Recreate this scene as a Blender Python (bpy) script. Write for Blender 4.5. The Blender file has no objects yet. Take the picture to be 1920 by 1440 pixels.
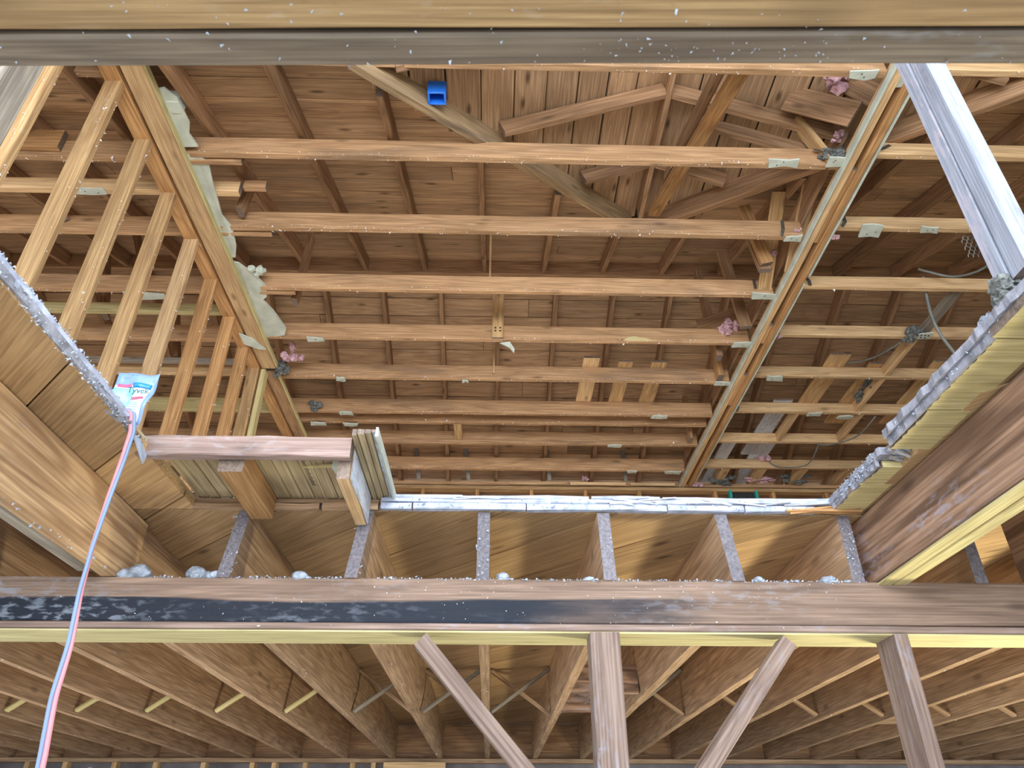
import bpy, math, random
from mathutils import Vector, Matrix
random.seed(7)
S = bpy.context.scene
COL = S.collection
H = 1.75            # camera height; most heights below are written relative to it
# ------------------------------------------------------------------ camera
cam_d = bpy.data.cameras.new('camera'); cam = bpy.data.objects.new('camera', cam_d); COL.objects.link(cam)
cam_d.sensor_width = 36.0; cam_d.lens = 36.0*1382/1920; cam_d.clip_start = .02
R = Matrix(((0.999702, -0.0131108, -0.0205865), (-0.0244069, -0.536952, -0.843259), (0.0000019, 0.843511, -0.537112)))
cam.matrix_world = Matrix.Translation((0, 0, H)) @ R.to_4x4()
cam_d.dof.use_dof = True; cam_d.dof.focus_distance = 3.2; cam_d.dof.aperture_fstop = 16
S.camera = cam
# ------------------------------------------------------------------ world, lights, exposure
wd = bpy.data.worlds.new('world'); S.world = wd; wd.use_nodes = True
bg = wd.node_tree.nodes['Background']; bg.inputs[0].default_value = (.74, .87, 1, 1); bg.inputs[1].default_value = 2.6
def area(name, loc, target, sx, sy, power, col):
    l = bpy.data.lights.new(name, 'AREA'); l.shape = 'RECTANGLE'; l.size = sx; l.size_y = sy; l.energy = power; l.color = col
    o = bpy.data.objects.new(name, l); COL.objects.link(o); o.location = loc
    o.rotation_euler = (Vector(target)-Vector(loc)).to_track_quat('-Z', 'Y').to_euler(); return o
area('doorway_daylight', (-.4, -4.2, 1.5), (0, 3, 3.4), 4.6, 2.6, 115, (.90, .95, 1))
area('upstairs_fill', (-.2, -1.6, 3.3), (0, 4.5, 5.6), 4.2, 1.6, 150, (.97, .98, 1))  # added fill for joist faces and roof boards, no window there
area('upper_room_fill', (.1, 5.2, 2.95), (.1, 5.1, 6), 3.2, 3.2, 30, (1, .95, .86))  # unseen fill added on the upper floor to brighten the roof boards
area('left_room_fill', (-3.8, 4.4, 2.95), (-3.8, 4.3, 6), 2, 3, 20, (1, .96, .90))  # added fill for the left room, no lamp stands there
area('sun_patch_bounce', (2.5, 3.4, .12), (2.3, 3.1, 2), .45, .45, 80, (1, .94, .66))  # added light in place of the bounce off a sunlit floor patch
area('bay_fill', (-2.6, 4.6, .12), (-2.2, 4.2, 2), .9, .9, 30, (1, .95, .84))  # fill added under the left joist bays, not a real lamp
S.view_settings.view_transform = 'Standard'; S.view_settings.look = 'None'
S.view_settings.gamma = 1; S.view_settings.use_curve_mapping = False
S.view_settings.exposure = 0.40
S.cycles.use_denoising = True
S.cycles.max_bounces = 8; S.cycles.diffuse_bounces = 5

# ------------------------------------------------------------------ materials
def s2l(c): return tuple((x/255/12.92 if x/255 <= .04045 else ((x/255+.055)/1.055)**2.4) for x in c)+(1,)
def mat(name):
    m = bpy.data.materials.new(name); m.use_nodes = True
    nt = m.node_tree; return m, nt, nt.nodes['Principled BSDF']
def N(nt, t, **k):
    n = nt.nodes.new(t)
    for a, b in k.items():
        if a in n.inputs: n.inputs[a].default_value = b
        else: setattr(n, a, b)
    return n
def mixc(nt, fac, a, b):
    n = nt.nodes.new('ShaderNodeMix'); n.data_type = 'RGBA'
    for i, v in ((0, fac), (6, a), (7, b)):
        if isinstance(v, (tuple, float, int)): n.inputs[i].default_value = v
        else: nt.links.new(v, n.inputs[i])
    return n.outputs[2]
def ramp(nt, src, p0, p1, c0=(0, 0, 0, 1), c1=(1, 1, 1, 1)):
    r = nt.nodes.new('ShaderNodeValToRGB'); r.color_ramp.elements[0].position = p0; r.color_ramp.elements[1].position = p1
    r.color_ramp.elements[0].color = c0; r.color_ramp.elements[1].color = c1
    nt.links.new(src, r.inputs[0]); return r.outputs[0]
def soft(c, f=.20):
    g = .35*c[0]+.5*c[1]+.15*c[2]; return tuple(x+(g*k-x)*f for x, k in zip(c, (1.02, 1.0, .92)))
def wood(name, light, dark, dust=0., dustcol=(150, 160, 180), grain=1., knots=.5, endcol=(120, 105, 95), vary=.25, stain=0., extra=None, ring=.42, mottle=.35):
    light = soft(light); dark = soft(dark)
    m, nt, b = mat(name); L = nt.links.new
    tc = N(nt, 'ShaderNodeTexCoord'); oi = N(nt, 'ShaderNodeObjectInfo')
    off = N(nt, 'ShaderNodeVectorMath', operation='SCALE'); cx = N(nt, 'ShaderNodeCombineXYZ')
    for i in range(3): L(oi.outputs['Random'], cx.inputs[i])
    L(cx.outputs[0], off.inputs[0]); off.inputs['Scale'].default_value = 37.0
    add = N(nt, 'ShaderNodeVectorMath', operation='ADD'); L(tc.outputs['Object'], add.inputs[0]); L(off.outputs[0], add.inputs[1])
    def mapping(sc):
        mp = N(nt, 'ShaderNodeMapping'); mp.inputs['Scale'].default_value = sc; L(add.outputs[0], mp.inputs[0]); return mp.outputs[0]
    def noise(sc, scale, det=4, dist=0.):
        n = N(nt, 'ShaderNodeTexNoise', Scale=scale, Detail=det, Distortion=dist); L(mapping(sc), n.inputs['Vector']); return n.outputs['Fac']
    # broad cathedral figure: bands of a slowly warped field
    f1 = noise((.30, 3.2, 3.2), 1.6*grain, 2, .4)
    mul = N(nt, 'ShaderNodeMath', operation='MULTIPLY'); L(f1, mul.inputs[0]); mul.inputs[1].default_value = 70
    sn = N(nt, 'ShaderNodeMath', operation='SINE'); L(mul.outputs[0], sn.inputs[0])
    rings = ramp(nt, sn.outputs[0], .0, 1.)
    fine = noise((1.5, 60, 60), 2.2*grain, 3)
    tone = noise((.6, 2, 2), 1.3, 3)
    c = mixc(nt, ramp(nt, fine, .36, .66), s2l([min(255, x*1.06) for x in light]), s2l([x*.92 for x in dark]))
    c2 = mixc(nt, tone, s2l([x*.86 for x in light]), s2l([min(255, x*1.08) for x in light]))
    c = mixc(nt, .35, c, c2)
    mr = N(nt, 'ShaderNodeMath', operation='MULTIPLY'); L(rings, mr.inputs[0]); mr.inputs[1].default_value = ring
    c = mixc(nt, mr.outputs[0], c, s2l(dark))
    if mottle:
        mo = ramp(nt, noise((1.6, 9, 9), 2.0, 9, .5), .50, .72); mm = N(nt, 'ShaderNodeMath', operation='MULTIPLY'); L(mo, mm.inputs[0]); mm.inputs[1].default_value = mottle
        c = mixc(nt, mm.outputs[0], c, s2l([x*.68 for x in dark]))
    if knots:
        v = N(nt, 'ShaderNodeTexVoronoi', Scale=1.0); L(mapping((2.6, 7.5, 7.5)), v.inputs['Vector'])
        k = ramp(nt, v.outputs['Distance'], .05, .16, (1, 1, 1, 1), (0, 0, 0, 1))
        mk = N(nt, 'ShaderNodeMath', operation='MULTIPLY'); L(k, mk.inputs[0]); mk.inputs[1].default_value = knots
        c = mixc(nt, mk.outputs[0], c, s2l([x*.5 for x in dark]))
    if stain:
        st = ramp(nt, noise((.8, 5, 5), 1.1, 6, .3), .56, .66)
        ms = N(nt, 'ShaderNodeMath', operation='MULTIPLY'); L(st, ms.inputs[0]); ms.inputs[1].default_value = stain
        c = mixc(nt, ms.outputs[0], c, s2l((70, 66, 66)))
    if extra: c = extra(nt, c, tc, noise)
    if dust:
        d1 = ramp(nt, noise((.9, 3, 3), 1.5, 6, .2), .60-.3*dust, .78-.2*dust)
        d2 = ramp(nt, noise((9, 26, 26), 2.2, 9, .3), .62-.32*dust, .70-.22*dust)
        d3 = N(nt, 'ShaderNodeMath', operation='MULTIPLY'); L(d1, d3.inputs[0]); L(d2, d3.inputs[1])
        md = N(nt, 'ShaderNodeMath', operation='MULTIPLY'); L(d3.outputs[0], md.inputs[0]); md.inputs[1].default_value = min(.85, dust+.2)
        c = mixc(nt, md.outputs[0], c, s2l(dustcol))
    # sawn end grain
    ge = N(nt, 'ShaderNodeNewGeometry'); vt = N(nt, 'ShaderNodeVectorTransform', vector_type='NORMAL', convert_from='WORLD', convert_to='OBJECT')
    L(ge.outputs['True Normal'], vt.inputs[0]); sp = N(nt, 'ShaderNodeSeparateXYZ'); L(vt.outputs[0], sp.inputs[0])
    ab = N(nt, 'ShaderNodeMath', operation='ABSOLUTE'); L(sp.outputs[0], ab.inputs[0])
    gt = N(nt, 'ShaderNodeMath', operation='GREATER_THAN'); L(ab.outputs[0], gt.inputs[0]); gt.inputs[1].default_value = .85
    en = noise((30, 30, 30), 3, 3)
    ec = mixc(nt, en, s2l([x*.5 for x in endcol]), s2l([min(255, x*1.35) for x in endcol]))
    c = mixc(nt, gt.outputs[0], c, ec)
    hv = N(nt, 'ShaderNodeHueSaturation'); L(c, hv.inputs['Color'])
    mv = N(nt, 'ShaderNodeMapRange'); L(oi.outputs['Random'], mv.inputs[0]); mv.inputs[3].default_value = 1-vary*.6; mv.inputs[4].default_value = 1+vary*.6
    L(mv.outputs[0], hv.inputs['Value'])
    L(hv.outputs[0], b.inputs['Base Color']); b.inputs['Roughness'].default_value = .78
    b.inputs['Specular IOR Level'].default_value = .25
    bp = N(nt, 'ShaderNodeBump', Strength=.5, Distance=.003); L(fine, bp.inputs['Height']); L(bp.outputs[0], b.inputs['Normal'])
    return m
def plain(name, col, rough=.8, var=.15, scale=8, bump=.2, metal=0., alpha=1.):
    m, nt, b = mat(name); tc = N(nt, 'ShaderNodeTexCoord'); n = N(nt, 'ShaderNodeTexNoise', Scale=scale, Detail=6)
    nt.links.new(tc.outputs['Object'], n.inputs['Vector'])
    c = mixc(nt, ramp(nt, n.outputs['Fac'], .3, .7), s2l([x*(1-var) for x in col]), s2l([min(255, x*(1+var)) for x in col]))
    nt.links.new(c, b.inputs['Base Color']); b.inputs['Roughness'].default_value = rough; b.inputs['Metallic'].default_value = metal
    bp = N(nt, 'ShaderNodeBump', Strength=bump, Distance=.01); nt.links.new(n.outputs['Fac'], bp.inputs['Height']); nt.links.new(bp.outputs[0], b.inputs['Normal'])
    if alpha < 1: b.inputs['Alpha'].default_value = alpha
    return m
# black paint band left on the lintel: follows the lintel's own length (object x) and height (object z)
def band(nt, c, tc, noise):
    L = nt.links.new
    sp = N(nt, 'ShaderNodeSeparateXYZ'); L(tc.outputs['Object'], sp.inputs[0])
    nz = noise((1, 12, 12), 1.5, 6)
    a = N(nt, 'ShaderNodeMath', operation='MULTIPLY_ADD'); L(nz, a.inputs[0]); a.inputs[1].default_value = .05; L(sp.outputs[2], a.inputs[2])
    up = ramp(nt, a.outputs[0], .0, .0); 
    mz = N(nt, 'ShaderNodeMapRange', interpolation_type='SMOOTHSTEP'); L(a.outputs[0], mz.inputs[0])
    mz.inputs[1].default_value = .034; mz.inputs[2].default_value = .022; mz.inputs[3].default_value = 0; mz.inputs[4].default_value = 1
    n2 = noise((1.3, 5, 5), 1.2, 6)
    b2 = N(nt, 'ShaderNodeMath', operation='MULTIPLY_ADD'); L(n2, b2.inputs[0]); b2.inputs[1].default_value = 1.5; L(sp.outputs[0], b2.inputs[2])
    mx = N(nt, 'ShaderNodeMapRange', interpolation_type='SMOOTHSTEP'); L(b2.outputs[0], mx.inputs[0])
    mx.inputs[1].default_value = 1.05; mx.inputs[2].default_value = .35; mx.inputs[3].default_value = 0; mx.inputs[4].default_value = 1
    pr = N(nt, 'ShaderNodeMath', operation='MULTIPLY'); L(mz.outputs[0], pr.inputs[0]); L(mx.outputs[0], pr.inputs[1])
    p2 = N(nt, 'ShaderNodeMath', operation='MULTIPLY'); L(pr.outputs[0], p2.inputs[0]); p2.inputs[1].default_value = .97
    return mixc(nt, p2.outputs[0], c, s2l((30, 38, 50)))
M = {}
M['ceil'] = wood('ceiling_joist_wood', (204, 156, 110), (162, 114, 74), .12, (190, 180, 170), stain=.35)
M['pine'] = wood('pale_pine', (226, 184, 132), (190, 144, 96), 0, knots=.6)
M['orange'] = wood('orange_fir', (206, 152, 94), (162, 106, 58), .12, (200, 200, 205))
M['floorj'] = wood('floor_joist_wood', (184, 146, 112), (136, 100, 70), .15, (170, 165, 165), endcol=(110, 105, 110))
M['rafter'] = wood('rafter_wood', (178, 134, 96), (132, 92, 62), .08, (150, 130, 115), vary=.3)
M['deck'] = wood('roof_board_wood', (196, 154, 114), (154, 114, 80), .05, (150, 130, 115), knots=.8, vary=.4, stain=.25)
M['subfl'] = wood('subfloor_board_wood', (196, 156, 108), (162, 122, 80), .12, (160, 150, 140), knots=.75, vary=.45, ring=.2, mottle=.22)
M['bigj'] = wood('trimmer_joist_wood', (228, 182, 130), (166, 116, 74), .25, (178, 176, 190), grain=.7, endcol=(110, 105, 110), ring=.6)
M['darkj'] = wood('dark_trimmer_wood', (174, 132, 104), (98, 68, 50), .42, (170, 170, 190), grain=.7, endcol=(110, 105, 112), ring=.8)
M['lintel'] = wood('lintel_wood', (156, 126, 108), (114, 88, 74), .38, (160, 168, 182), extra=band)
M['near1'] = wood('near_ply_wood', (172, 138, 94), (132, 98, 62), .12, (190, 180, 170), grain=1.3)
M['near2'] = wood('near_grey_wood', (134, 118, 102), (98, 82, 70), .35, (160, 166, 172), grain=1.3)
M['brace'] = wood('brace_wood', (150, 124, 112), (108, 84, 74), .32, (150, 156, 172))
M['valley'] = wood('valley_wood', (182, 150, 108), (128, 102, 76), .2, (130, 120, 110), stain=.6)
M['dusty'] = wood('dusty_brace_wood', (182, 152, 142), (144, 112, 104), .3, (190, 196, 210))
M['stud'] = wood('wall_stud_wood', (208, 166, 112), (166, 118, 72), .18, (210, 208, 210))
M['white'] = wood('whitened_wood', (190, 190, 196), (160, 154, 160), .7, (205, 220, 240), knots=.2)
M['yell'] = wood('yellow_pine_and_lit_wood', (214, 198, 138), (190, 168, 106), .08, (200, 200, 190), knots=.3)  # real yellow wood, and undersides tinted as if lit from below
M['plate'] = wood('lit_plate_wood', (196, 184, 132), (166, 152, 100), .08, (190, 190, 180), ring=.2)
M['postsky'] = wood('skylit_post_wood', (150, 156, 176), (128, 134, 154), .5, (176, 166, 176), knots=.15, ring=.1, vary=0)  # blue-white of the skylight put into the wood colour
M['strip'] = wood('floor_strip_wood', (196, 176, 138), (160, 136, 100), .05, (200, 200, 190), knots=.15, vary=.15)
M['grey'] = wood('grey_weathered_wood', (160, 148, 134), (118, 106, 96), .3, (170, 170, 170))
M['plas'] = plain('drywall', (190, 196, 184), var=.08)
M['plaster_dust'] = plain('plaster_dust', (164, 174, 190), var=.12, scale=20, bump=.6)
M['crumb'] = plain('crumb', (226, 228, 228), var=.05)
M['pink'] = plain('pink_insulation', (190, 152, 160), var=.2, scale=30, bump=1.)
M['fluff'] = plain('grey_fluff', (96, 98, 96), var=.4, scale=60, bump=1.)
M['hose'] = plain('hose_rubber', (216, 140, 148), rough=.45, var=.06, scale=3, bump=.05)
M['hoseb'] = plain('hose_blue', (122, 142, 176), rough=.45, var=.06, scale=3, bump=.05)
M['cable'] = plain('grey_cable', (110, 112, 108), rough=.5)
M['steel'] = plain('dull_steel', (110, 105, 98), rough=.5, metal=.6)
M['rubble'] = plain('mortar_rubble', (138, 146, 158), var=.3, scale=30, bump=1.)
M['conc'] = plain('concrete', (196, 192, 184), var=.12, scale=3)
M['blue'] = plain('blue_plastic', (30, 110, 215), rough=.4, var=.05)
M['teal'] = plain('teal_plastic', (40, 160, 150), rough=.4, var=.05)
M['siding'] = plain('siding', (110, 104, 106), var=.2, scale=4)
M['dark'] = plain('near_black', (40, 40, 42), var=.2)  # near-black for added light-blocking roof sheets, and for shade in slot and holes
M['bagfilm'] = plain('bag_film', (140, 176, 226), rough=.15, var=.05, alpha=.62)
M['edge'] = plain('dusty_board_edge', (140, 140, 150), var=.18, scale=25, bump=.8)
M['edgew'] = plain('whitened_board_edge', (170, 176, 196), var=.16, scale=18, bump=.6)
M['label'] = plain('bag_label', (226, 240, 246), rough=.3, var=.03)
M['bagblue'] = plain('bag_blue', (20, 128, 196), rough=.3, var=.05)
M['bagpink'] = plain('bag_pink', (226, 96, 132), rough=.3, var=.05)
M['bagcyan'] = plain('bag_cyan', (140, 218, 232), rough=.3, var=.08)
M['ink'] = plain('ink_green', (20, 96, 104), rough=.4, var=.05)
M['print'] = plain('print_dark', (70, 70, 66), rough=.7, var=.05)

# ------------------------------------------------------------------ builders
WM = {}             # world matrix of every placed object, so that parts can be set relative to their thing
def place(o, mw, parent=None):
    WM[o.name] = mw.copy()
    o.matrix_basis = WM[parent.name].inverted() @ mw if parent else mw
    return o
def link(name, me, m=None, parent=None):
    o = bpy.data.objects.new(name, me); COL.objects.link(o)
    if m is not None and me is not None: me.materials.append(m)
    if parent: o.parent = parent
    return o
def tag(o, label=None, cat=None, group=None, kind=None):
    if label: o['label'] = label
    if cat: o['category'] = cat
    if group: o['group'] = group
    if kind: o['kind'] = kind
    return o
def timber_mesh(L, w, h, seg=3, jit=.0012, ch=.004, cut=0., prof=None):
    ch = min(ch, w*.2, h*.2)
    a, b = w/2, h/2
    ring = [(-a+ch, -b), (a-ch, -b), (a, -b+ch), (a, b-ch), (a-ch, b), (-a+ch, b), (-a, b-ch), (-a, -b+ch)]
    vs, fs = [], []
    bow = random.uniform(-1, 1)*jit*2
    for i in range(seg+1):
        t = i/seg; x = -L/2+L*t
        for (y, z) in ring:
            e = cut*z if i in (0, seg) and cut else 0
            vs.append((x+e*(1 if i == 0 else -1), y+random.uniform(-jit, jit)*.6, z+random.uniform(-jit, jit)+bow*math.sin(t*math.pi)))
    for i in range(seg):
        for j in range(8):
            k = (j+1) % 8
            fs.append((i*8+j, i*8+k, (i+1)*8+k, (i+1)*8+j))
    fs.append(tuple(range(7, -1, -1))); n = seg*8; fs.append(tuple(range(n, n+8)))
    me = bpy.data.meshes.new('timber'); me.from_pydata(vs, [], [(f[::-1]) for f in fs]); me.update(); return me
def T(name, p0, p1, w, h, m, up=(0, 0, 1), parent=None, seg=None, jit=.0012, ch=.004, cut=0., **tg):
    """timber from p0 to p1 (centre line, heights relative to the camera); w across, h along 'up'"""
    p0 = Vector(p0)+Vector((0, 0, H)); p1 = Vector(p1)+Vector((0, 0, H)); d = p1-p0; L = d.length; x = d.normalized()
    z = Vector(up); z = (z-x*z.dot(x)).normalized(); y = z.cross(x)
    if seg is None: seg = max(2, min(8, int(L/.5)))
    o = link(name, timber_mesh(L, w, h, seg, jit, ch, cut), M[m], parent)
    mw = Matrix((x, y, z)).transposed().to_4x4(); mw.translation = (p0+p1)/2
    place(o, mw, parent)
    return tag(o, **tg)
def BX(name, x0, x1, y0, y1, z0, z1, m, ax='x', **k):
    cx, cy, cz = (x0+x1)/2, (y0+y1)/2, (z0+z1)/2
    if ax == 'x': return T(name, (x0, cy, cz), (x1, cy, cz), y1-y0, z1-z0, m, (0, 0, 1), **k)
    if ax == 'y': return T(name, (cx, y0, cz), (cx, y1, cz), x1-x0, z1-z0, m, (0, 0, 1), **k)
    return T(name, (cx, cy, z0), (cx, cy, z1), x1-x0, y1-y0, m, (0, 1, 0), **k)
def empty(name, loc=(0, 0, 0), **tg):
    o = bpy.data.objects.new(name, None); COL.objects.link(o); o.empty_display_size = .1
    place(o, Matrix.Translation(Vector(loc)+Vector((0, 0, H)))); return tag(o, **tg)
def mesh_obj(name, vs, fs, m, parent=None, rel=True, **tg):
    """free mesh; origin moved to its own centre"""
    vs = [Vector(v) for v in vs]; c = sum(vs, Vector())/len(vs)
    me = bpy.data.meshes.new(name); me.from_pydata([v-c for v in vs], [], fs); me.update()
    o = link(name, me, M[m], parent); w = c+Vector((0, 0, H))
    place(o, Matrix.Translation(w), parent)
    return tag(o, **tg)
def slab(name, pts, th, m, nrm=(0, 0, 1), parent=None, **tg):
    """irregular flat piece: outline pts (3-D, relative) given real thickness th along nrm"""
    n = Vector(nrm).normalized()*th; k = len(pts)
    vs = [Vector(p) for p in pts]+[Vector(p)+n for p in pts]
    fs = [tuple(range(k)), tuple(range(2*k-1, k-1, -1))]+[(i, i+k, (i+1) % k+k, (i+1) % k) for i in range(k)]
    return mesh_obj(name, vs, fs, m, parent, **tg)
def ico(c, r, sub=1, rough=.25, sc=(1, 1, 1)):
    import bmesh
    bm = bmesh.new(); bmesh.ops.create_icosphere(bm, subdivisions=sub, radius=1)
    vs = [Vector((v.co.x*sc[0], v.co.y*sc[1], v.co.z*sc[2]))*r*(1+random.uniform(-rough, rough))+Vector(c) for v in bm.verts]
    fs = [tuple(v.index for v in f.verts) for f in bm.faces]; bm.free(); return vs, fs
def blob(name, c, r, m, n=1, spread=0., sub=2, rough=.3, sc=(1, 1, 1), parent=None, **tg):
    V, F = [], []
    for i in range(n):
        cc = [c[j]+random.uniform(-1, 1)*spread*sc[j] for j in range(3)]
        v, f = ico(cc, r*random.uniform(.6, 1.1), sub, rough, sc); b = len(V); V += v; F += [tuple(x+b for x in q) for q in f]
    return mesh_obj(name, V, F, m, parent, **tg)
def tube(name, pts, r, m, parent=None, res=8, steps=6, **tg):
    P = [Vector(p) for p in pts]; Q = []
    for i in range(len(P)-1):
        a, b, c, d = P[max(i-1, 0)], P[i], P[i+1], P[min(i+2, len(P)-1)]
        for s in range(steps):
            t = s/steps
            Q.append(.5*((2*b)+(c-a)*t+(2*a-5*b+4*c-d)*t*t+(3*b-a-3*c+d)*t**3))
    Q.append(P[-1]); vs, fs = [], []
    for i, q in enumerate(Q):
        d = (Q[min(i+1, len(Q)-1)]-Q[max(i-1, 0)]).normalized()
        u = d.cross(Vector((.31, .2, .93))).normalized(); v = d.cross(u)
        for j in range(res):
            a = 2*math.pi*j/res; vs.append(q+(u*math.cos(a)+v*math.sin(a))*r)
    for i in range(len(Q)-1):
        for j in range(res):
            k = (j+1) % res; fs.append((i*res+j, i*res+k, (i+1)*res+k, (i+1)*res+j))
    fs.append(tuple(range(res-1, -1, -1))); n = (len(Q)-1)*res; fs.append(tuple(range(n, n+res)))
    o = mesh_obj(name, vs, [f[::-1] for f in fs], m, parent, **tg)
    for p in o.data.polygons: p.use_smooth = True
    return o
def crumbs(parent, segs, n, size=.006, m='crumb', name='crumb'):
    """plaster crumbs and nail stubs stuck along an edge; segs = list of (p0, p1, spread)"""
    V, F = [], []
    for i in range(n):
        a, b, sp = random.choice(segs); t = random.random()
        c = Vector(a).lerp(Vector(b), t)+Vector([random.uniform(-1, 1)*s for s in sp])
        r = size*random.uniform(.25, 1.)*(1.8 if random.random() < .08 else 1)
        q = [c+Vector([random.uniform(-1, 1)*r for _ in range(3)]) for _ in range(4)]
        k = len(V); V += q; F += [(k, k+1, k+2), (k, k+2, k+3), (k, k+3, k+1), (k+1, k+3, k+2)]
    return mesh_obj(name, V, F, m, parent, kind='stuff')
ORD = ['first', 'second', 'third', 'fourth', 'fifth', 'sixth', 'seventh', 'eighth', 'ninth', 'tenth', 'eleventh', 'twelfth', 'thirteenth', 'fourteenth', 'fifteenth', 'sixteenth', 'seventeenth', 'eighteenth', 'nineteenth', 'twentieth', 'twenty-first', 'twenty-second', 'twenty-third', 'twenty-fourth']

# ------------------------------------------------------------------ setting: ground, outer walls
def box_struct(name, x0, x1, y0, y1, z0, z1, m):
    vs = [(x, y, z) for x in (x0, x1) for y in (y0, y1) for z in (z0, z1)]
    fs = [(0, 1, 3, 2), (4, 6, 7, 5), (0, 4, 5, 1), (2, 3, 7, 6), (0, 2, 6, 4), (1, 5, 7, 3)]
    return mesh_obj(name, vs, fs, m, kind='structure')
box_struct('floor', -6.2, 7.4, -6.0, 8.1, -H-.12, -H, 'conc')
XL, XR, YB = -5.6, 6.8, 7.72
# ceiling of the ground floor: wide diagonal subfloor boards seen from below, cut away in the middle
BAYX0, BAYX1 = -5.6, 6.8
ceiling = empty('ceiling', (0, 5, 1.05), kind='structure')
def clip(poly, f):            # Sutherland-Hodgman against half plane f(p) >= 0 (linear)
    out = []
    for i in range(len(poly)):
        a, b = poly[i-1], poly[i]; fa, fb = f(a), f(b)
        if fa >= 0 and fb >= 0: out.append(b)
        elif fa >= 0 or fb >= 0:
            t = fa/(fa-fb); c = (a[0]+(b[0]-a[0])*t, a[1]+(b[1]-a[1])*t)
            out.append(c)
            if fb >= 0: out.append(b)
    return out
def diag_boards(x0, x1, y0, y1, z0, z1, m, pitch=.41, phase=1.305, ragged=None):
    k0 = math.floor((x0+y0-phase)/pitch); k1 = math.ceil((x1+y1-phase)/pitch)
    for k in range(k0, k1+1):
        a = phase+k*pitch+.006+random.uniform(-.003, .003); b = phase+(k+1)*pitch-.003
        p = [(x0, y0), (x1, y0), (x1, y1), (x0, y1)]
        p = clip(p, lambda q: q[0]+q[1]-a); p = clip(p, lambda q: b-q[0]-q[1]) if len(p) > 2 else p
        if len(p) < 3: continue
        dz = random.uniform(-.002, .002)
        c = (sum(q[0] for q in p)/len(p), sum(q[1] for q in p)/len(p))
        w = Matrix.Rotation(-math.pi/4, 4, 'Z')       # local x along the board for the grain
        me = bpy.data.meshes.new('plank'); n = len(p)
        vs = [w.inverted() @ Vector((q[0]-c[0], q[1]-c[1], zz)) for zz in (z0+dz, z1) for q in p]
        vs = [Vector((v.x, v.y, v.z-(z0+z1)/2)) for v in vs]
        me.from_pydata(vs, [], [tuple(range(n-1, -1, -1)), tuple(range(n, 2*n))]+[(i, (i+1) % n, (i+1) % n+n, i+n) for i in range(n)]); me.update()
        o = link('plank', me, M[m], ceiling); mw = Matrix.Translation((c[0], c[1], (z0+z1)/2+H)) @ w
        place(o, mw, ceiling)
Z1, Z2 = 1.042, 1.066
diag_boards(XL, XR, 2.505, YB, Z1, Z2, 'subfl')
diag_boards(XL, -1.075, -2.5, 2.497, Z1, Z2, 'subfl')
diag_boards(1.30, XR, -2.5, 2.497, Z1, Z2, 'subfl')
# upper hardwood floor over the subfloor: boards along y (edges show at the opening)
fl2 = empty('floor_upper', (0, 5, 1.08), kind='structure')
def strips(x0, x1, y0, y1, z0, z1, w, parent, m='strip', name='floor_strip'):
    n = max(1, round((x1-x0)/w)); w = (x1-x0)/n
    for i in range(n):
        BX(name, x0+i*w+.001, x0+(i+1)*w-.0015, y0+random.uniform(-.004, .004), y1, z0, z1, m, 'y', parent=parent, seg=2, jit=.0003, ch=.0015)
def wide(x0, x1, y0, y1, m='strip', name='floor_panel'):
    return BX(name, x0, x1, y0, y1, Z2+.001, Z2+.021, m, 'y', parent=fl2, seg=2, jit=.0005)
wide(XL, -1.08, -2.5, 2.505); wide(1.31, XR, -2.5, 2.52); wide(XL, XR, 2.53, YB)

# ------------------------------------------------------------------ the roof: main gable with ridge along x, a cross gable with ridge along y
YR, ZR, SL = 5.15, 4.62, .384          # main ridge and slope
XC, ZC, YC = 1.08, 4.24, 4.17          # cross ridge, where it dies into the main slope
XRF0, XRF1 = -6.0, 7.2
def zm(y): return ZR-SL*abs(y-YR)
def zc(x): return ZC-SL*abs(x-XC)
TH = .02
def deck_board(name, parent, p, q, wdir, w, nrm, m='deck'):
    """p,q = ends of one long edge, wdir = unit vector across the slope"""
    a, b = Vector(p)+Vector(wdir)*w/2, Vector(q)+Vector(wdir)*w/2
    return T(name, a, b, w-.006, TH, m, up=nrm, parent=parent, seg=2, jit=.001, ch=.003)
near = empty('roof_near_slope', (0, 3.6, 4.1), kind='structure'); far = empty('roof_far_slope', (0, 6.6, 4.1), kind='structure')
cross = empty('roof_cross_gable', (XC, 3, 4.1), kind='structure')
cs = math.cos(math.atan(SL)); sn = math.sin(math.atan(SL)); PW = .197
n = 0; y = YR-.01
while y > .6:
    y0 = y-PW*cs
    spans = [(XRF0, XRF1)]
    if y0 < YC: spans = [(XRF0, XC-(YC-y0)-.0), (XC+(YC-y0), XRF1)]
    for (a, b) in spans:
        a0 = a
        # random butt joints
        cutp = [a]+sorted(random.uniform(a+.5, b-.5) for _ in range(2))+[b] if b-a > 3 else [a, b]
        for i in range(len(cutp)-1):
            deck_board('plank', near, (cutp[i]+.002, y, zm(y)+.012), (cutp[i+1]-.002, y, zm(y)+.012), (0, -cs, -sn), PW, (0, -sn, cs))
    y = y0
y = YR+.01
while y < YB+.35:
    cutp = [XRF0]+sorted(random.uniform(XRF0+.5, XRF1-.5) for _ in range(2))+[XRF1]
    for i in range(3):
        deck_board('plank', far, (cutp[i]+.002, y, zm(y)+.012), (cutp[i+1]-.002, y, zm(y)+.012), (0, cs, -sn), PW, (0, sn, cs))
    y += PW*cs
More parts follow.
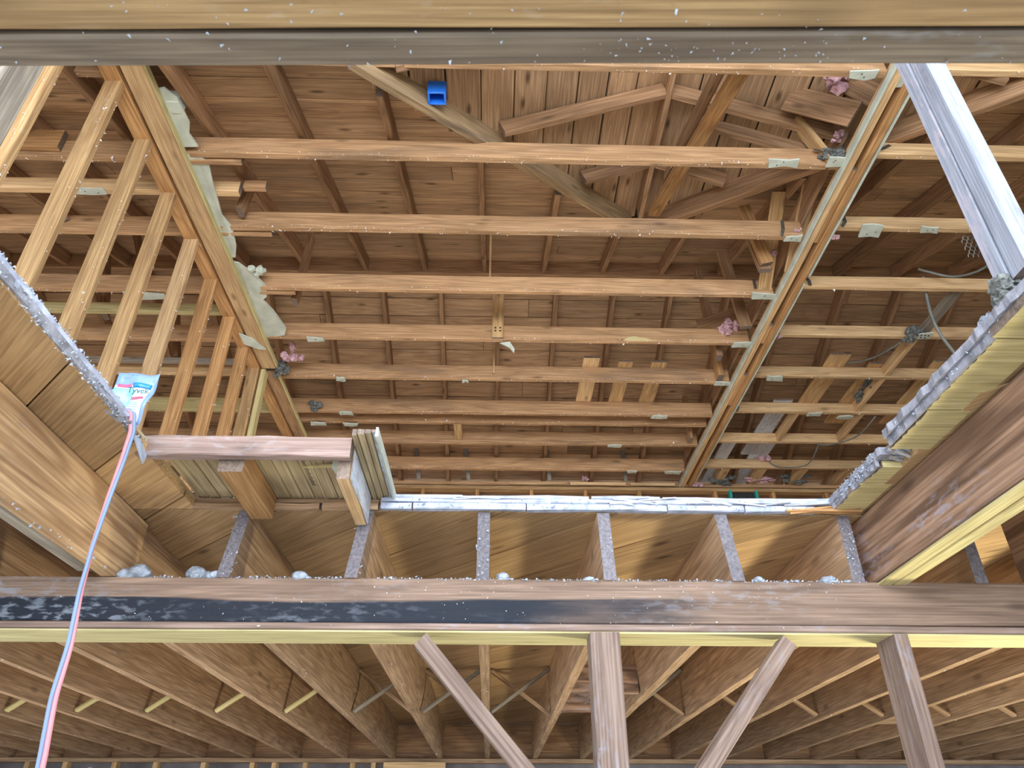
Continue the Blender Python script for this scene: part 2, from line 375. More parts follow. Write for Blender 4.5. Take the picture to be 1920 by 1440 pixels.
for sgn in (-1, 1):
    x = XC+sgn*.01; W = .212
    for k in range(9 if sgn < 0 else 15):
        x2 = x+sgn*W*cs; ymax = YC-abs((x+x2)/2-XC)+.1
        if ymax < .8: break
        a = Vector((x, .6, zc(x)+.012)); b = Vector((x, ymax, zc(x)+.012)); wd_ = Vector((sgn*cs, 0, -sn))
        T('plank', a+wd_*W/2, b+wd_*W/2, W-.008-(.006 if random.random() < .3 else 0), TH, 'deck', up=(sgn*sn, 0, cs), parent=cross, seg=2, jit=.001, ch=.003)
        x = x2
def sky_block(name, pts, parent): slab(name, pts, .004, 'dark', parent=parent)  # unseen sheets over the boards, added to stop sky light in the gaps
for (a, b, p) in ((.5, YR, near), (YR, YB+.5, far)):
    if a < YR-1:
        sky_block('sky_block', [(XRF0, YC, zm(YC)+.03), (XRF0, YR, ZR+.03), (XRF1, YR, ZR+.03), (XRF1, YC, zm(YC)+.03)], p)
        sky_block('sky_block', [(XRF0, a, zm(a)+.03), (XRF0, YC, zm(YC)+.03), (XC, YC, zm(YC)+.03), (XC-(YC-a), a, zm(a)+.03)], p)
        sky_block('sky_block', [(XRF1, a, zm(a)+.03), (XC+(YC-a), a, zm(a)+.03), (XC, YC, zm(YC)+.03), (XRF1, YC, zm(YC)+.03)], p)
    else: sky_block('sky_block', [(XRF0, a, zm(a)+.03), (XRF0, b, zm(b)+.03), (XRF1, b, zm(b)+.03), (XRF1, a, zm(a)+.03)], p)
for sgn in (-1, 1):
    e_ = YC-.5; sky_block('sky_block', [(XC, .5, ZC+.03), (XC, YC, ZC+.03), (XC+sgn*e_, .5, zc(XC+sgn*e_)+.03)], cross)
# rafters
RW, RH = .042, .125
g_near, g_far = 'rafters under the near roof slope', 'rafters under the far roof slope'
xs = [-1.205+.54*i for i in range(-8, 15)]
def rz(y): return zm(y)-RH/2/cs
cnt_l = [x for x in xs]
for i, x in enumerate(xs):
    ylow = 1.0
    d = abs(x-XC)
    if d < YC-1.0: ylow = YC-d+.13
    if ylow < YR-.15:
        side = 'left' if x < XC else 'right'
        k = sum(1 for q in xs if (x <= q < XC if x < XC else XC <= q <= x))
        T('rafter', (x, YR-.02, rz(YR-.02)), (x, ylow, rz(ylow)), RW, RH, 'rafter', parent=None, cut=0,
          label=f'rafter on the near roof slope, {ORD[k-1]} to the {side} of the cross gable', cat='rafter', group=g_near)
for i, x in enumerate(xs):
    xx = x+.13
    T('rafter', (xx, YR+.02, rz(YR+.02)), (xx, YB+.2, rz(YB+.2)), RW, RH, 'rafter',
      label=f'rafter falling from ridge to far wall, {ORD[i]} from the left', cat='rafter', group=g_far)
BX('ridge_board', XRF0, XRF1, YR-.018, YR+.018, ZR-.16, ZR+.0, 'rafter', label='dark ridge board along the top of the main roof', cat='ridge board')
T('cross_ridge_board', (XC, .6, ZC-.07), (XC, YC-.12, ZC-.07), .036, .15, 'rafter', label='ridge board of the cross gable running toward the main roof', cat='ridge board')
for sgn, nm in ((-1, 'left'), (1, 'right')):
    a = (XC+sgn*.06, YC-.03, ZC-.10); L_ = 1.86 if sgn < 0 else 1.9
    b = (XC+sgn*L_, YC-L_, ZC-SL*L_-.055)
    T('valley_rafter', a, b, .05, .17, 'valley' if sgn < 0 else 'rafter', label=('weathered grey valley rafter with a pale lower edge crossing above the middle joists' if sgn < 0 else 'dark valley rafter slanting up to the left over the right room'), cat='valley rafter', group='valley rafters of the cross gable')
for sgn, nm in ((-1, 'left'), (1, 'right')):
    for k, yj in enumerate((3.55, 2.98, 2.4, 1.8)):
        run = YC-yj-.12
        T('jack_rafter', (XC+sgn*.02, yj, ZC-.075), (XC+sgn*run, yj, ZC-SL*run-.075), RW, .11, 'rafter',
          label=f'short jack rafter under the {nm} half of the cross gable, {ORD[k]} from the main roof', cat='rafter', group='jack rafters of the cross gable')
# gable end walls and long outer walls
def wall_boards(name, x0, x1, y0, y1, z0, z1, m, n, ax):
    e = empty(name, ((x0+x1)/2, (y0+y1)/2, z0), kind='structure')
    for i in range(n):
        a = z0+(z1-z0)*i/n; b = z0+(z1-z0)*(i+1)/n-.004
        BX('plank', x0, x1, y0, y1, a, b, m, ax, parent=e, seg=2)
    return e
def gable(name, x):
    e = empty(name, (x, 4, 1.1), kind='structure')
    z = 1.1
    while z < ZR:
        lo = max(0.7, YR-(ZR-z)/SL); hi = min(YB+.02, YR+(ZR-z)/SL)
        if hi-lo > .1: BX('plank', x-.01, x+.01, lo, hi, z, z+.19, 'deck', 'y', parent=e, seg=2)
        z += .195
gable('wall_left', XL-.03); gable('wall_right', XR+.03)
wall_boards('wall_back', XL, XR, YB+.06, YB+.08, 1.1, 3.56, 'deck', 13, 'x')
wall_boards('wall_back_ground', XL, XR, YB+.10, YB+.12, -H, 1.02, 'siding', 12, 'x')
wall_boards('wall_left_ground', XL-.05, XL-.03, 4.5, YB, -H, 1.02, 'siding', 12, 'y')
wall_boards('wall_right_ground', XR+.03, XR+.05, 5.5, YB, -H, 1.02, 'siding', 12, 'y')

# ------------------------------------------------------------------ ground floor: lintel wall at the far side of the opening
lint = BX('lintel', -5.4, 6.6, 2.5, 2.64, .647, .793, 'lintel', 'x', jit=.002, seg=16, label='long heavy lintel with a black painted band and plaster smears', cat='beam')
BX('packing_strip', -5.4, 6.6, 2.5, 2.655, .6235, .646, 'brace', 'x', seg=10, parent=lint, jit=.0006, label='thin pale board nailed under the beam')
BX('top_plate', -5.4, 6.6, 2.504, 2.668, .617, .6228, 'plate', 'x', seg=10, jit=.001, label='plate lying flat under the long lintel, coloured as if lit yellow from below', cat='plate')  # thin underside sheet, its yellow is light from below put into the colour
BX('post', .318, .416, 2.485, 2.583, -H, .6165, 'brace', 'z', seg=8, jit=.001, label='square grey-brown post standing upright under the lintel, between two braces', cat='post')
T('post', (1.357, 2.555, -H), (1.357, 2.555, .6165), .048, .14, 'brace', up=(0, 1, 0), label='narrow brown post under the right part of the lintel, right of both braces', cat='post')
T('brace', (-.240, 2.53, .592), (.292, 2.53, .0), .09, .052, 'brace', cut=.0, label='diagonal brace falling to the right from the lintel to the square post', cat='brace', group='braces of the lintel wall')
T('brace', (.980, 2.53, .592), (.445, 2.53, -.03), .09, .05, 'brace', label='diagonal brace falling to the left from the lintel to the square post', cat='brace', group='braces of the lintel wall')
# floor joists above the lintel
JS = .4366
def joist_mesh(y0, y1, zt, zb, zn, yn, w, flip=0):
    """profile in the y-z plane: bottom zn up to y=yn (seat on the lintel), zb beyond"""
    prof = [(y0, zn), (yn, zn), (yn, zb), (y1, zb), (y1, zt), (y0, zt)]
    return prof
gj = 'floor joists on the lintel'
floor_joists = []
for k in range(-10, 14):
    x = -.04+JS*k
    y0 = 2.5+random.uniform(-.012, .006); w = .044
    if k < -3 or k > 3: y0 = 2.505
    if k == -3: y0 = 2.64
    yn = 2.665; zb, zn, zt = .736, .794, 1.041; c = Vector((0, (y0+7.66)/2, 0)); lean = 0.0
    if k in (-2, -1): lean = .035
    if k == 1: lean = -.01
    if k == 2: lean = -.03
    prof = [(y0, zn), (yn, zn), (yn, zb), (7.66, zb), (7.66, zt), (yn, zt), (y0, zt)]
    vs = []
    for sx in (-w/2, w/2):
        for (py, pz) in prof:
            lx = lean*(pz-.9)/.25 if py < 3 else 0
            vs.append((py-c.y, -(sx+lx), pz-.9))
    m_ = len(prof)
    fs = [tuple(range(m_-1, -1, -1)), tuple(range(m_, 2*m_))]+[(i, (i+1) % m_, (i+1) % m_+m_, i+m_) for i in range(m_)]
    me = bpy.data.meshes.new('joist'); me.from_pydata(vs, [], fs); me.update()
    import bmesh
    bm = bmesh.new(); bm.from_mesh(me); bmesh.ops.recalc_face_normals(bm, faces=bm.faces); bm.to_mesh(me); bm.free()
    o = link('floor_joist', me, M['floorj']); place(o, Matrix(((0, -1, 0, x), (1, 0, 0, c.y), (0, 0, 1, .9+H), (0, 0, 0, 1))))
    side = 'right' if x > .35 else 'left'
    kk = (k if k > 0 else 1-k)
    tag(o, f'deep brown floor joist above the lintel, {ORD[kk-1]} to the {side} of the square post', 'joist', gj)
    floor_joists.append((k, x, o))
    crumbs(o, [((x, 2.7, .735), (x, 7.5, .735), (.02, 0, .001))], 60, .004)
    if -2 <= k <= 3:
        crumbs(o, [((x, 2.497, .80), (x, 2.497, 1.03), (.02, .002, 0))], 60, .006, 'plaster_dust', 'dust')
# doubled trimmers beside the opening
o = BX('trimmer_joist', -1.345, -1.29, -2.4, 2.63, .796, 1.036, 'bigj', 'y', seg=12, jit=.002, label='wide honey-coloured joist along the left edge of the opening, splashed and stained', cat='joist')
BX('ply', -1.402, -1.349, -2.4, 2.46, .80, 1.04, 'grey', 'y', seg=6, parent=o, label='dark second ply')
crumbs(o, [((-1.3, 1.2, .792), (-1.3, 2.45, .792), (.03, 0, .003))], 90, .006, 'plaster_dust')
o = BX('trimmer_joist', 1.333, 1.378, -2.4, 2.6, .796, 1.036, 'darkj', 'y', seg=12, jit=.002, label='wide dark brown joist along the right edge of the opening, its split bottom coloured yellow as if lit from below', cat='joist')
BX('ply', 1.387, 1.436, -2.4, 2.6, .787, 1.036, 'yell', 'y', seg=6, parent=o)  # yellow of this ply and the strip below is painted-in light from underneath
BX('lit_bottom_strip', 1.331, 1.379, -2.4, 2.58, .785, .793, 'yell', 'y', seg=6, parent=o, label='bottom edge coloured as if lit yellow from below')
# joists right and left of the trimmers running toward the camera side
for i, x in enumerate((1.86, 2.30, 2.74)):
    BX('floor_joist', x-.022, x+.022, -2.4, 2.49, .795, 1.04, 'darkj', 'y', seg=6, label=f'dark joist beyond the right edge of the opening, {ORD[i]} outward', cat='joist', group='joists right of the opening')
for i, x in enumerate((-1.80, -2.24, -2.68)):
    BX('floor_joist', x-.022, x+.022, -2.4, 2.49, .795, 1.04, 'darkj', 'y', seg=6, label=f'shaded joist left of the opening, {ORD[i]} outward', cat='joist', group='joists left of the opening')
# blocking between joists far back, and crossed bridging
for (x0, x1, y, nm) in ((.42, .81, 4.35, 'nearer'), (.42, .81, 5.0, 'farther')):
    BX('blocking', x0, x1, y, y+.04, .75, .90, 'darkj', 'x', label=f'dark block fitted between two joists beside the square post, the {nm}', cat='blocking', group='blocks beside the square post')
for i, (x0, x1, y) in enumerate(((3.50, 3.87, 4.3), (3.94, 4.31, 4.9), (2.62, 3.0, 5.4), (4.38, 4.74, 4.2))):
    BX('blocking', x0, x1, y, y+.04, .745, .90, 'floorj', 'x', label=f'pale block between the joists at the lower right, {ORD[i]} of four', cat='blocking', group='blocks at the lower right')
BY = 5.1
for k in range(-9, 8):
    x0 = -.04+JS*k+.022; x1 = x0+JS-.044; mm = 'yell' if k < -2 else 'grey'
    side = 'left' if k <= 0 else 'right'; kk = 1-k if k <= 0 else k
    T('bridging_strut', (x0+.01, BY, .76), (x1-.01, BY, 1.02), .045, .02, mm, up=(-.5, 0, .8), seg=2,
      label=f'bridging strut rising to the right between joists, {ORD[kk-1]} bay {side} of the square post', cat='strut', group='bridging struts rising right')
    if k >= -5:
        T('bridging_strut', (x0+.01, BY+.06, 1.02), (x1-.01, BY+.06, .76), .045, .02, 'floorj', up=(.5, 0, .8), seg=2,
          label=f'bridging strut falling to the right between joists, {ORD[kk-1]} bay {side} of the square post', cat='strut', group='bridging struts falling right')
# far ground-floor wall: plate, studs
BX('far_wall_plate', XL, XR, 7.55, 7.66, .70, .735, 'floorj', 'x', seg=12, label='long plate on top of the far ground-floor wall', cat='plate')
BX('rim_joist', XL+.05, XR-.05, 7.665, 7.705, .735, 1.036, 'rafter', 'x', seg=8, label='rim board closing the far ends of the floor joists', cat='joist')
sx = [-4.52, -4.2, -3.86, -3.42, -3.05, -2.62, -2.18, -1.98, -1.70, -1.27, -1.08, -.62]
for i, x in enumerate(sx):
    BX('wall_stud', x-.022, x+.022, 7.56, 7.66, -H, .698, 'pine' if i in (5, 7, 10) else 'stud', 'z', seg=3, label=f'stud of the far ground-floor wall at the lower left, {ORD[i]} from the left', cat='stud', group='studs of the far ground-floor wall')
BX('pipe_board', -3.62, -3.59, 7.5, 7.53, -H, .65, 'white', 'z', seg=2, label='thin pale strip standing between studs of the far wall', cat='strip')
BX('header', -.98, -.42, 7.50, 7.545, .60, .70, 'pine', 'x', label='short pale header block in the far ground-floor wall', cat='header')

# ------------------------------------------------------------------ edge of the cut floor
def edge_piece(x0, x1, y0, y1, z0, z1, m='edgew'): return BX('edge_board', x0, x1, y0, y1, z0, z1, m, 'x', jit=.002, seg=max(2, int((x1-x0)/.12)), parent=cut)
cut = empty('cut_floor_edge', (.4, 2.5, 1.05), label='whitened broken edge of floor boards along the far side of the opening', cat='floor edge')
for (a, b) in ((-.41, -.30), (-.294, .11), (.114, .62), (.624, .9), (.905, 1.16)):
    edge_piece(a, b, 2.470, 2.502, 1.040+random.uniform(-.002, .002), 1.0645)
for (a, b, c, d) in ((-.41, .2, 1.067, 1.083), (.2, .82, 1.067, 1.082), (.82, 1.26, 1.067, 1.083)):
    edge_piece(a, b, 2.468, 2.525, c, d)
for (a, b) in ((-.40, -.12), (-.11, .34), (.35, .6), (.61, 1.24)):
    edge_piece(a, b, 2.474+random.uniform(-.003, .003), 2.526, 1.085, 1.097)
for i in range(14):
    x = random.uniform(-.3, 1.15); L_ = random.uniform(.05, .2)
    T('splinter', (x, 2.466, 1.073+random.uniform(-.015, .015)), (x+L_, 2.464, 1.073+random.uniform(-.015, .02)), .006, .005, 'white', parent=cut, seg=2, ch=.001)
crumbs(cut, [((-.41, 2.466, 1.06), (1.2, 2.466, 1.06), (0, .002, .02))], 300, .006, 'plaster_dust')
# brown part of the edge left of the white one
cutl = empty('cut_floor_edge', (-.8, 2.5, 1.05), label='brown sawn edge of subfloor left of the white edge', cat='floor edge')
for (a, b) in ((-1.08, -.815), (-.81, -.63), (-.62, -.42)):
    BX('edge_board', a, b, 2.475, 2.502, 1.040, 1.0635, 'floorj', 'x', parent=cutl, seg=3, jit=.002)
BX('edge_board', -1.08, -.42, 2.485, 2.51, 1.066, 1.083, 'floorj', 'x', parent=cutl, seg=4)

# left strip of floor edge (whitish dusty board end) running toward the camera
le = empty('left_floor_edge', (-1.07, 1.6, 1.06), label='dusty bluish-white ragged floor edge along the left of the opening', cat='floor edge')
BX('edge_board', -1.098, -1.066, .7, 1.93, 1.04, 1.064, 'edge', 'y', parent=le, seg=18, jit=.004)
BX('edge_board', -1.098, -1.070, .7, 1.95, 1.066, 1.088, 'edgew', 'y', parent=le, seg=18, jit=.003)
crumbs(le, [((-1.066, .9, 1.05), (-1.066, 1.93, 1.05), (.004, 0, .02)), ((-1.075, 1.0, 1.09), (-1.075, 1.93, 1.09), (.006, 0, .003))], 900, .006, 'plaster_dust')
crumbs(le, [((-1.066, 1.7, 1.04), (-1.066, 2.0, 1.05), (.010, 0, .010))], 60, .007, 'fluff')
slab('metal_tab', [(-1.062, 1.93, 1.035), (-1.062, 2.03, 0.99), (-1.062, 2.035, 1.02), (-1.062, 1.96, 1.05)], .004, 'plaster_dust', (-1, 0, 0), parent=le)

# header board across the front of the left floor remnant
BX('header_board', -1.105, -.45, 2.045, 2.083, 1.030, 1.098, 'dusty', 'x', seg=10, jit=.002, label='pinkish dusty header board under the wall studs at the left', cat='board')
rem = empty('floor_remnant', (-.75, 2.3, 1.09), label='remnant of narrow-strip flooring seen from below behind the pink header board', cat='floor')
n = 15; wv = (1.075-.44)/n
for i in range(n):
    x0 = -1.075+i*wv
    s = BX('floor_strip', x0+.0008, x0+wv-.0022, 2.087, 2.50, 1.086+random.uniform(0, .002), 1.100, 'strip', 'y', parent=rem, seg=2, jit=.0002, ch=.0012)
    if i in (10, 13):
        V, F = [], []
        for j in range(46 if i == 10 else 60):
            yy = 2.10+j*.0062; k = len(V); xa = x0+.012; xb = xa+(.010 if j % 5 else .016)
            V += [(xa, yy, 1.0850), (xb, yy, 1.0850), (xb, yy+.002, 1.0850), (xa, yy+.002, 1.0850), (xa, yy, 1.0856), (xb, yy, 1.0856), (xb, yy+.002, 1.0856), (xa, yy+.002, 1.0856)]
            F += [(k+3, k+2, k+1, k), (k+4, k+5, k+6, k+7), (k, k+1, k+5, k+4), (k+2, k+3, k+7, k+6), (k+1, k+2, k+6, k+5), (k+3, k, k+4, k+7)]
        mesh_obj('printed_ticks', V, F, 'print', rem, kind='stuff')
for i, (x0, x1) in enumerate(((-.442, -.428), (-.426, -.405), (-.403, -.385), (-.383, -.371))):
    BX('floor_strip', x0, x1, 2.0, 2.50, 1.080+.004*i, 1.102, ('strip', 'strip', 'strip', 'white')[i], 'y', parent=rem, seg=3, jit=.0006, ch=.0015)
BX('edge_strip', -.369, -.360, 1.99, 2.50, 1.072, 1.104, 'plas', 'y', parent=rem, seg=4, label='white drywall-like edge strip')
BX('stub_joist', -.862, -.785, 2.09, 2.468, .995, 1.082, 'orange', 'y', seg=3, jit=.002, label='short orange-brown joist stub hanging below the floor remnant', cat='block')
BX('stub_joist', -.492, -.452, 2.09, 2.466, .975, 1.084, 'pine', 'y', seg=3, jit=.002, label='upright pale plank on edge at the right end of the floor remnant', cat='block')
BX('white_face', -.451, -.447, 2.09, 2.466, .978, 1.082, 'white', 'y', seg=6, jit=.0015, label='chipped white-painted strip on the plank at the floor remnant', cat='strip')
slab('plaster_patch', [(-.53, 2.17, 1.05), (-.455, 2.17, 1.05), (-.455, 2.24, 1.05), (-.52, 2.245, 1.05)], .03, 'plas', label='cream plaster patch beside the upright pale plank', cat='scrap')
slab('wood_splinter', [(-.64, 2.215, 1.072), (-.52, 2.19, 1.07), (-.52, 2.21, 1.07)], .006, 'yell', label='thin pointed wood splinter under the floor remnant', cat='splinter')

# right floor edge: thick ragged boards overhanging the dark joist, light from below put into their yellow
re_ = empty('right_floor_edge', (1.25, 1.7, 1.06), label='ragged overhanging floor edge at the right of the opening, underside coloured as if lit yellow from below', cat='floor edge')
def ragged_slab(name, xs0, xe, y0, y1, z0, z1, m, amp, parent, n=26, skew=0.):
    pts = [(xe, y1), (xe, y0)]
    for i in range(n+1):
        t = i/n; pts.append((xs0+skew*t+random.uniform(-amp, amp), y0+(y1-y0)*t))
    return slab(name, [(p[0], p[1], z0) for p in pts], z1-z0, m, (0, 0, 1), parent)
ragged_slab('plank', 1.185, 1.325, .6, 1.40, 1.041, 1.064, 'yell', .003, re_)
ragged_slab('plank', 1.20, 1.325, 1.408, 1.74, 1.043, 1.064, 'yell', .003, re_)
ragged_slab('plank', 1.205, 1.325, 1.748, 1.975, 1.041, 1.063, 'yell', .004, re_, 14)
ragged_slab('plank', 1.235, 1.325, 2.10, 2.22, 1.042, 1.063, 'yell', .004, re_, 10, -.01)
ragged_slab('plank', 1.222, 1.325, 2.228, 2.47, 1.041, 1.063, 'yell', .005, re_, 14)
ragged_slab('top_layer', 1.180, 1.325, .6, 1.955, 1.066, 1.092, 'edge', .006, re_, 60)
ragged_slab('top_layer', 1.215, 1.325, 2.06, 2.50, 1.066, 1.092, 'edge', .007, re_, 30)
ragged_slab('edge_dust', 1.192, 1.20, .6, 1.96, 1.044, 1.091, 'edge', .004, re_, 60)
ragged_slab('edge_dust', 1.218, 1.228, 2.10, 2.47, 1.044, 1.091, 'edge', .004, re_, 30)
for i in range(16):
    y = random.uniform(2.02, 2.10); x = 1.235+random.uniform(0, .02)
    T('splinter', (1.325, y+.02, 1.05+random.uniform(0, .03)), (x, y-.03+random.uniform(-.01, .01), 1.05+random.uniform(0, .04)), .012, .005, 'white', parent=re_, seg=2, ch=.001)
for i in range(10):
    T('splinter', (1.31, 2.46+random.uniform(-.03, .03), 1.035+random.uniform(-.01, .02)), (1.05+random.uniform(0, .12), 2.472, 1.03+random.uniform(0, .02)), .012, .006, 'orange', parent=re_, seg=3, ch=.001, jit=.003)
crumbs(re_, [((1.19, .9, 1.07), (1.19, 1.95, 1.07), (.008, 0, .022)), ((1.215, 2.1, 1.075), (1.215, 2.47, 1.075), (.006, 0, .02))], 800, .005, 'plaster_dust')
# rubble lying on top of the lintel
rub = [(-1.255, 2.53, .815, .045, 'largest grey rubble lump on the lintel beside the left joist'), (-1.02, 2.53, .812, .03, 'flat-topped rubble lump on the lintel left of the leftmost cut joist end'),
       (-.965, 2.52, .803, .022, 'small blue-grey rubble lump next to the flat-topped one'), (-.66, 2.52, .802, .022, 'pale rubble lump on the lintel between the two left cut joist ends'),
       (.035, 2.52, .802, .022, 'whitish rubble lump just right of the third cut joist end'), (.33, 2.53, .80, .018, 'small rubble lump just left of the fourth cut joist end'),
       (.93, 2.52, .80, .016, 'small rubble lump right of the fifth cut joist end'), (1.17, 2.525, .806, .022, 'bluish rubble lump near the right joist on the lintel'), (1.235, 2.52, .80, .015, 'tiny rubble lump at the foot of the right joist')]
for (x, y, z, r, lb) in rub:
    blob('rubble_lump', (x, y, z), r, 'rubble', n=3, spread=r*.5, sub=2, rough=.18, sc=(1.2, .9, .8), label=lb, cat='rubble', group='rubble lumps on the lintel')
crumbs(lint, [((-1.2, 2.505, .795), (1.3, 2.505, .795), (0, .008, .003))], 800, .007, 'plaster_dust')
crumbs(lint, [((-1.9, 2.499, .68), (1.4, 2.499, .68), (0, .001, .05)), ((-.6, 2.499, .76), (1.2, 2.499, .76), (0, .001, .03))], 200, .0035)

# ------------------------------------------------------------------ upper storey: ceiling joists of the middle room
ZB, ZT = 3.5, 3.64
mid = [(2.40, 1), (3.03, 2), (3.64, 3), (4.255, 4), (4.87, 5), (5.46, 6), (6.05, 7), (6.27, 8), (6.65, 9), (7.245, 10)]
XA, XB = -1.90, 2.05
mid_lab = {2.40: 'ceiling joist of the middle room half hidden behind the near beam', 3.03: 'ceiling joist of the middle room with a dark mildew patch, nearest one fully in view',
 3.64: 'second full ceiling joist of the middle room, counted from the near beam', 4.255: 'third full ceiling joist of the middle room, counted from the near beam',
 4.87: 'fourth full ceiling joist of the middle room, with the perforated hanger end', 5.46: 'fifth full ceiling joist of the middle room, counted from the near beam',
 6.05: 'sixth full ceiling joist of the middle room, just before the thin one', 6.27: 'thin extra ceiling joist squeezed in behind the sixth one',
 6.65: 'ceiling joist of the middle room just behind the thin extra one', 7.245: 'last ceiling joist of the middle room before the far wall'}
for (y, i) in mid:
    zb = ZB if y != 6.27 else ZB+.02
    o = BX('ceiling_joist', XA-.06, XB, y-.042, y, zb, ZT, 'ceil', 'x', seg=10, jit=.0025, label=mid_lab[y], cat='joist', group='ceiling joists of the middle room')
    crumbs(o, [((XA+.1, y-.02, zb-.001), (XB-.1, y-.02, zb-.001), (0, .018, .002)), ((XA+.1, y-.043, zb+.012), (XB-.1, y-.043, zb+.012), (0, .001, .01))], 170, .0075)
# sistered lighter piece under the first joist end at the left
for (x0, x1, y, i) in ((-1.9, -1.55, 3.08, 0), (-1.9, -1.52, 3.69, 1), (-1.9, -1.50, 4.30, 2)):
    BX('sister_block', x0, x1, y-.035, y-.002, ZB-.005, ZB+.09, 'ceil', 'x', label=f'short sister board lapped behind the {("nearest", "second", "third")[i]} full ceiling joist at its left end', cat='board', group='sister boards at the left wall')
# left room joists
leftj = [(2.50, 'ceil'), (3.075, 'ceil'), (3.70, 'ceil'), (4.31, 'ceil'), (4.92, 'ceil'), (5.43, 'pine'), (6.06, 'yell'), (6.66, 'ceil'), (7.25, 'ceil')]
for i, (y, m) in enumerate(leftj):
    o = BX('ceiling_joist', XL, -2.11, y-.042, y, ZB, ZT, m, 'x', seg=7, jit=.002, label=f'ceiling joist left of the stud wall, {ORD[i]} from the near beam', cat='joist', group='ceiling joists left of the stud wall')
    crumbs(o, [((-5, y-.02, ZB-.001), (-2.15, y-.02, ZB-.001), (0, .018, .002))], 120, .0075)
BX('light_strut', -5.3, -1.64, 3.345-.05, 3.345, ZB+.01, ZB+.10, 'pine', 'x', seg=6, label='pale narrow joist passing over the stud wall between two browner ones', cat='joist')
BX('light_strut', -5.3, -2.12, 4.585-.05, 4.585, ZB+.01, ZB+.09, 'yell', 'x', seg=6, label='yellowish narrow joist behind the studs in the left room', cat='joist')
BX('light_strut', -5.3, -2.12, 5.30-.05, 5.30, ZB+.03, ZB+.07, 'grey', 'x', seg=6, label='thin grey lath above the yellow joist in the left room', cat='joist')
BX('cross_tie', -1.62, -1.48, 3.30, 3.34, ZB+.05, ZB+.115, 'ceil', 'x', label='brown stub beyond the end of the pale narrow joist', cat='block')
# stud wall at the left: two top plates, studs, drywall remains
WX0, WX1 = -2.105, -2.01
BX('top_plate', WX0, WX1, 1.2, 7.6, 3.462, 3.498, 'orange', 'y', seg=14, label='top plate over the row of studs at the left', cat='plate')
BX('ledger', -1.99, -1.868, 1.2, 5.24, 3.462, 3.496, 'pine', 'y', seg=10, jit=.001, label='tan flat board nailed beside the left top plate, with a yellow edge', cat='board')
BX('ledger', -1.99, -1.89, 5.30, 7.6, 3.470, 3.498, 'ceil', 'y', seg=6, label='brown flat board continuing the tan one toward the far wall', cat='board')
BX('edge_batten', -1.866, -1.852, 1.2, 5.22, 3.458, 3.50, 'yell', 'y', seg=8, label='thin yellow batten along the tan board', cat='batten')
BX('edge_batten', -1.888, -1.872, 5.32, 7.0, 3.463, 3.50, 'yell', 'y', seg=4, label='short yellow batten near the far wall at the left', cat='batten')
stud_y = [1.68, 2.09, 2.49, 2.87, 3.275, 3.685, 4.095, 4.53, 4.92, 5.235]
slab_l = ['nearest the camera, cut off by the near beam', 'second from the camera, grained', 'pale lower end, first one fully seen', 'fourth from the camera, with knots', 'fifth from the camera', 'sixth from the camera, yellowish lower half', 'seventh from the camera, orange', 'eighth from the camera, orange', 'ninth from the camera', 'last of the row, doubled corner stud']
smat = ['grey', 'stud', 'stud', 'stud', 'stud', 'pine', 'orange', 'orange', 'orange', 'stud']
for i, y in enumerate(stud_y):
    if i == 0: continue
    o = BX('wall_stud', WX0, -2.012, y-.002, y+.04, Z2+.022, 3.462, smat[i], 'z', seg=6, jit=.0015, label=f'upright stud of the left wall, {slab_l[i]}', cat='stud', group='studs of the left wall')
    crumbs(o, [((-2.008, y+.02, 1.4), (-2.008, y+.02, 3.4), (.001, .018, 0)), ((-2.03, y-.004, 1.3), (-2.03, y-.004, 3.4), (.01, .002, 0))], 60, .008)
BX('wall_stud', WX0, -2.0, 5.30, 5.38, Z2+.022, 3.462, 'stud', 'z', seg=4, label='second stud of the doubled corner at the end of the left wall', cat='stud', group='studs of the left wall')
BX('wall_stud', -2.0, -1.96, 5.25, 5.34, Z2+.022, 3.462, 'yell', 'z', seg=4, label='narrow yellow stud closing the doubled corner', cat='stud', group='studs of the left wall')
slab('drywall_strip', [(-1.955, 5.24, 2.5), (-1.955, 5.26, 1.9), (-1.955, 5.32, 1.9), (-1.955, 5.30, 2.7), (-1.955, 5.26, 2.62)], .012, 'plas', (1, 0, 0), label='torn white drywall strip on the doubled corner stud', cat='drywall')
slab('drywall_strip', [(-2.06, 5.215, 2.35), (-2.0, 5.215, 2.75), (-1.99, 5.215, 2.6), (-2.03, 5.215, 1.9), (-2.09, 5.215, 1.9)], .012, 'plas', (0, 1, 0), label='pale drywall sliver left of the doubled corner stud', cat='drywall')
# torn ceiling drywall hanging along the left plate
rg = [(-1.85, 2.3), (-1.80, 2.45), (-1.79, 2.6), (-1.755, 2.75), (-1.765, 3.0), (-1.80, 3.15), (-1.815, 3.35), (-1.79, 3.5), (-1.80, 3.65), (-1.84, 3.8)]
def drywall_rag(pts, lb):
    P_ = [(-1.857, pts[0][1], 3.498)]+[(x, y, 3.498+random.uniform(-.01, .01)) for x, y in pts]+[(-1.857, pts[-1][1], 3.498)]
    k = len(P_); vs = [Vector(p) for p in P_]+[Vector(p)+Vector((0, 0, .013)) for p in P_]
    slab('drywall_remnant', P_, .013, 'plas', label=lb, cat='drywall', group='torn drywall along the left plate')
drywall_rag([(-1.83, 2.56), (-1.78, 2.62), (-1.765, 2.78), (-1.795, 2.86), (-1.775, 2.95)], 'torn drywall piece beside the left plate, the nearest')
drywall_rag([(-1.81, 3.0), (-1.75, 3.06), (-1.77, 3.2), (-1.80, 3.5), (-1.77, 3.62), (-1.79, 3.78), (-1.83, 3.9)], 'long torn drywall piece beside the left plate, next to the second ceiling joist')
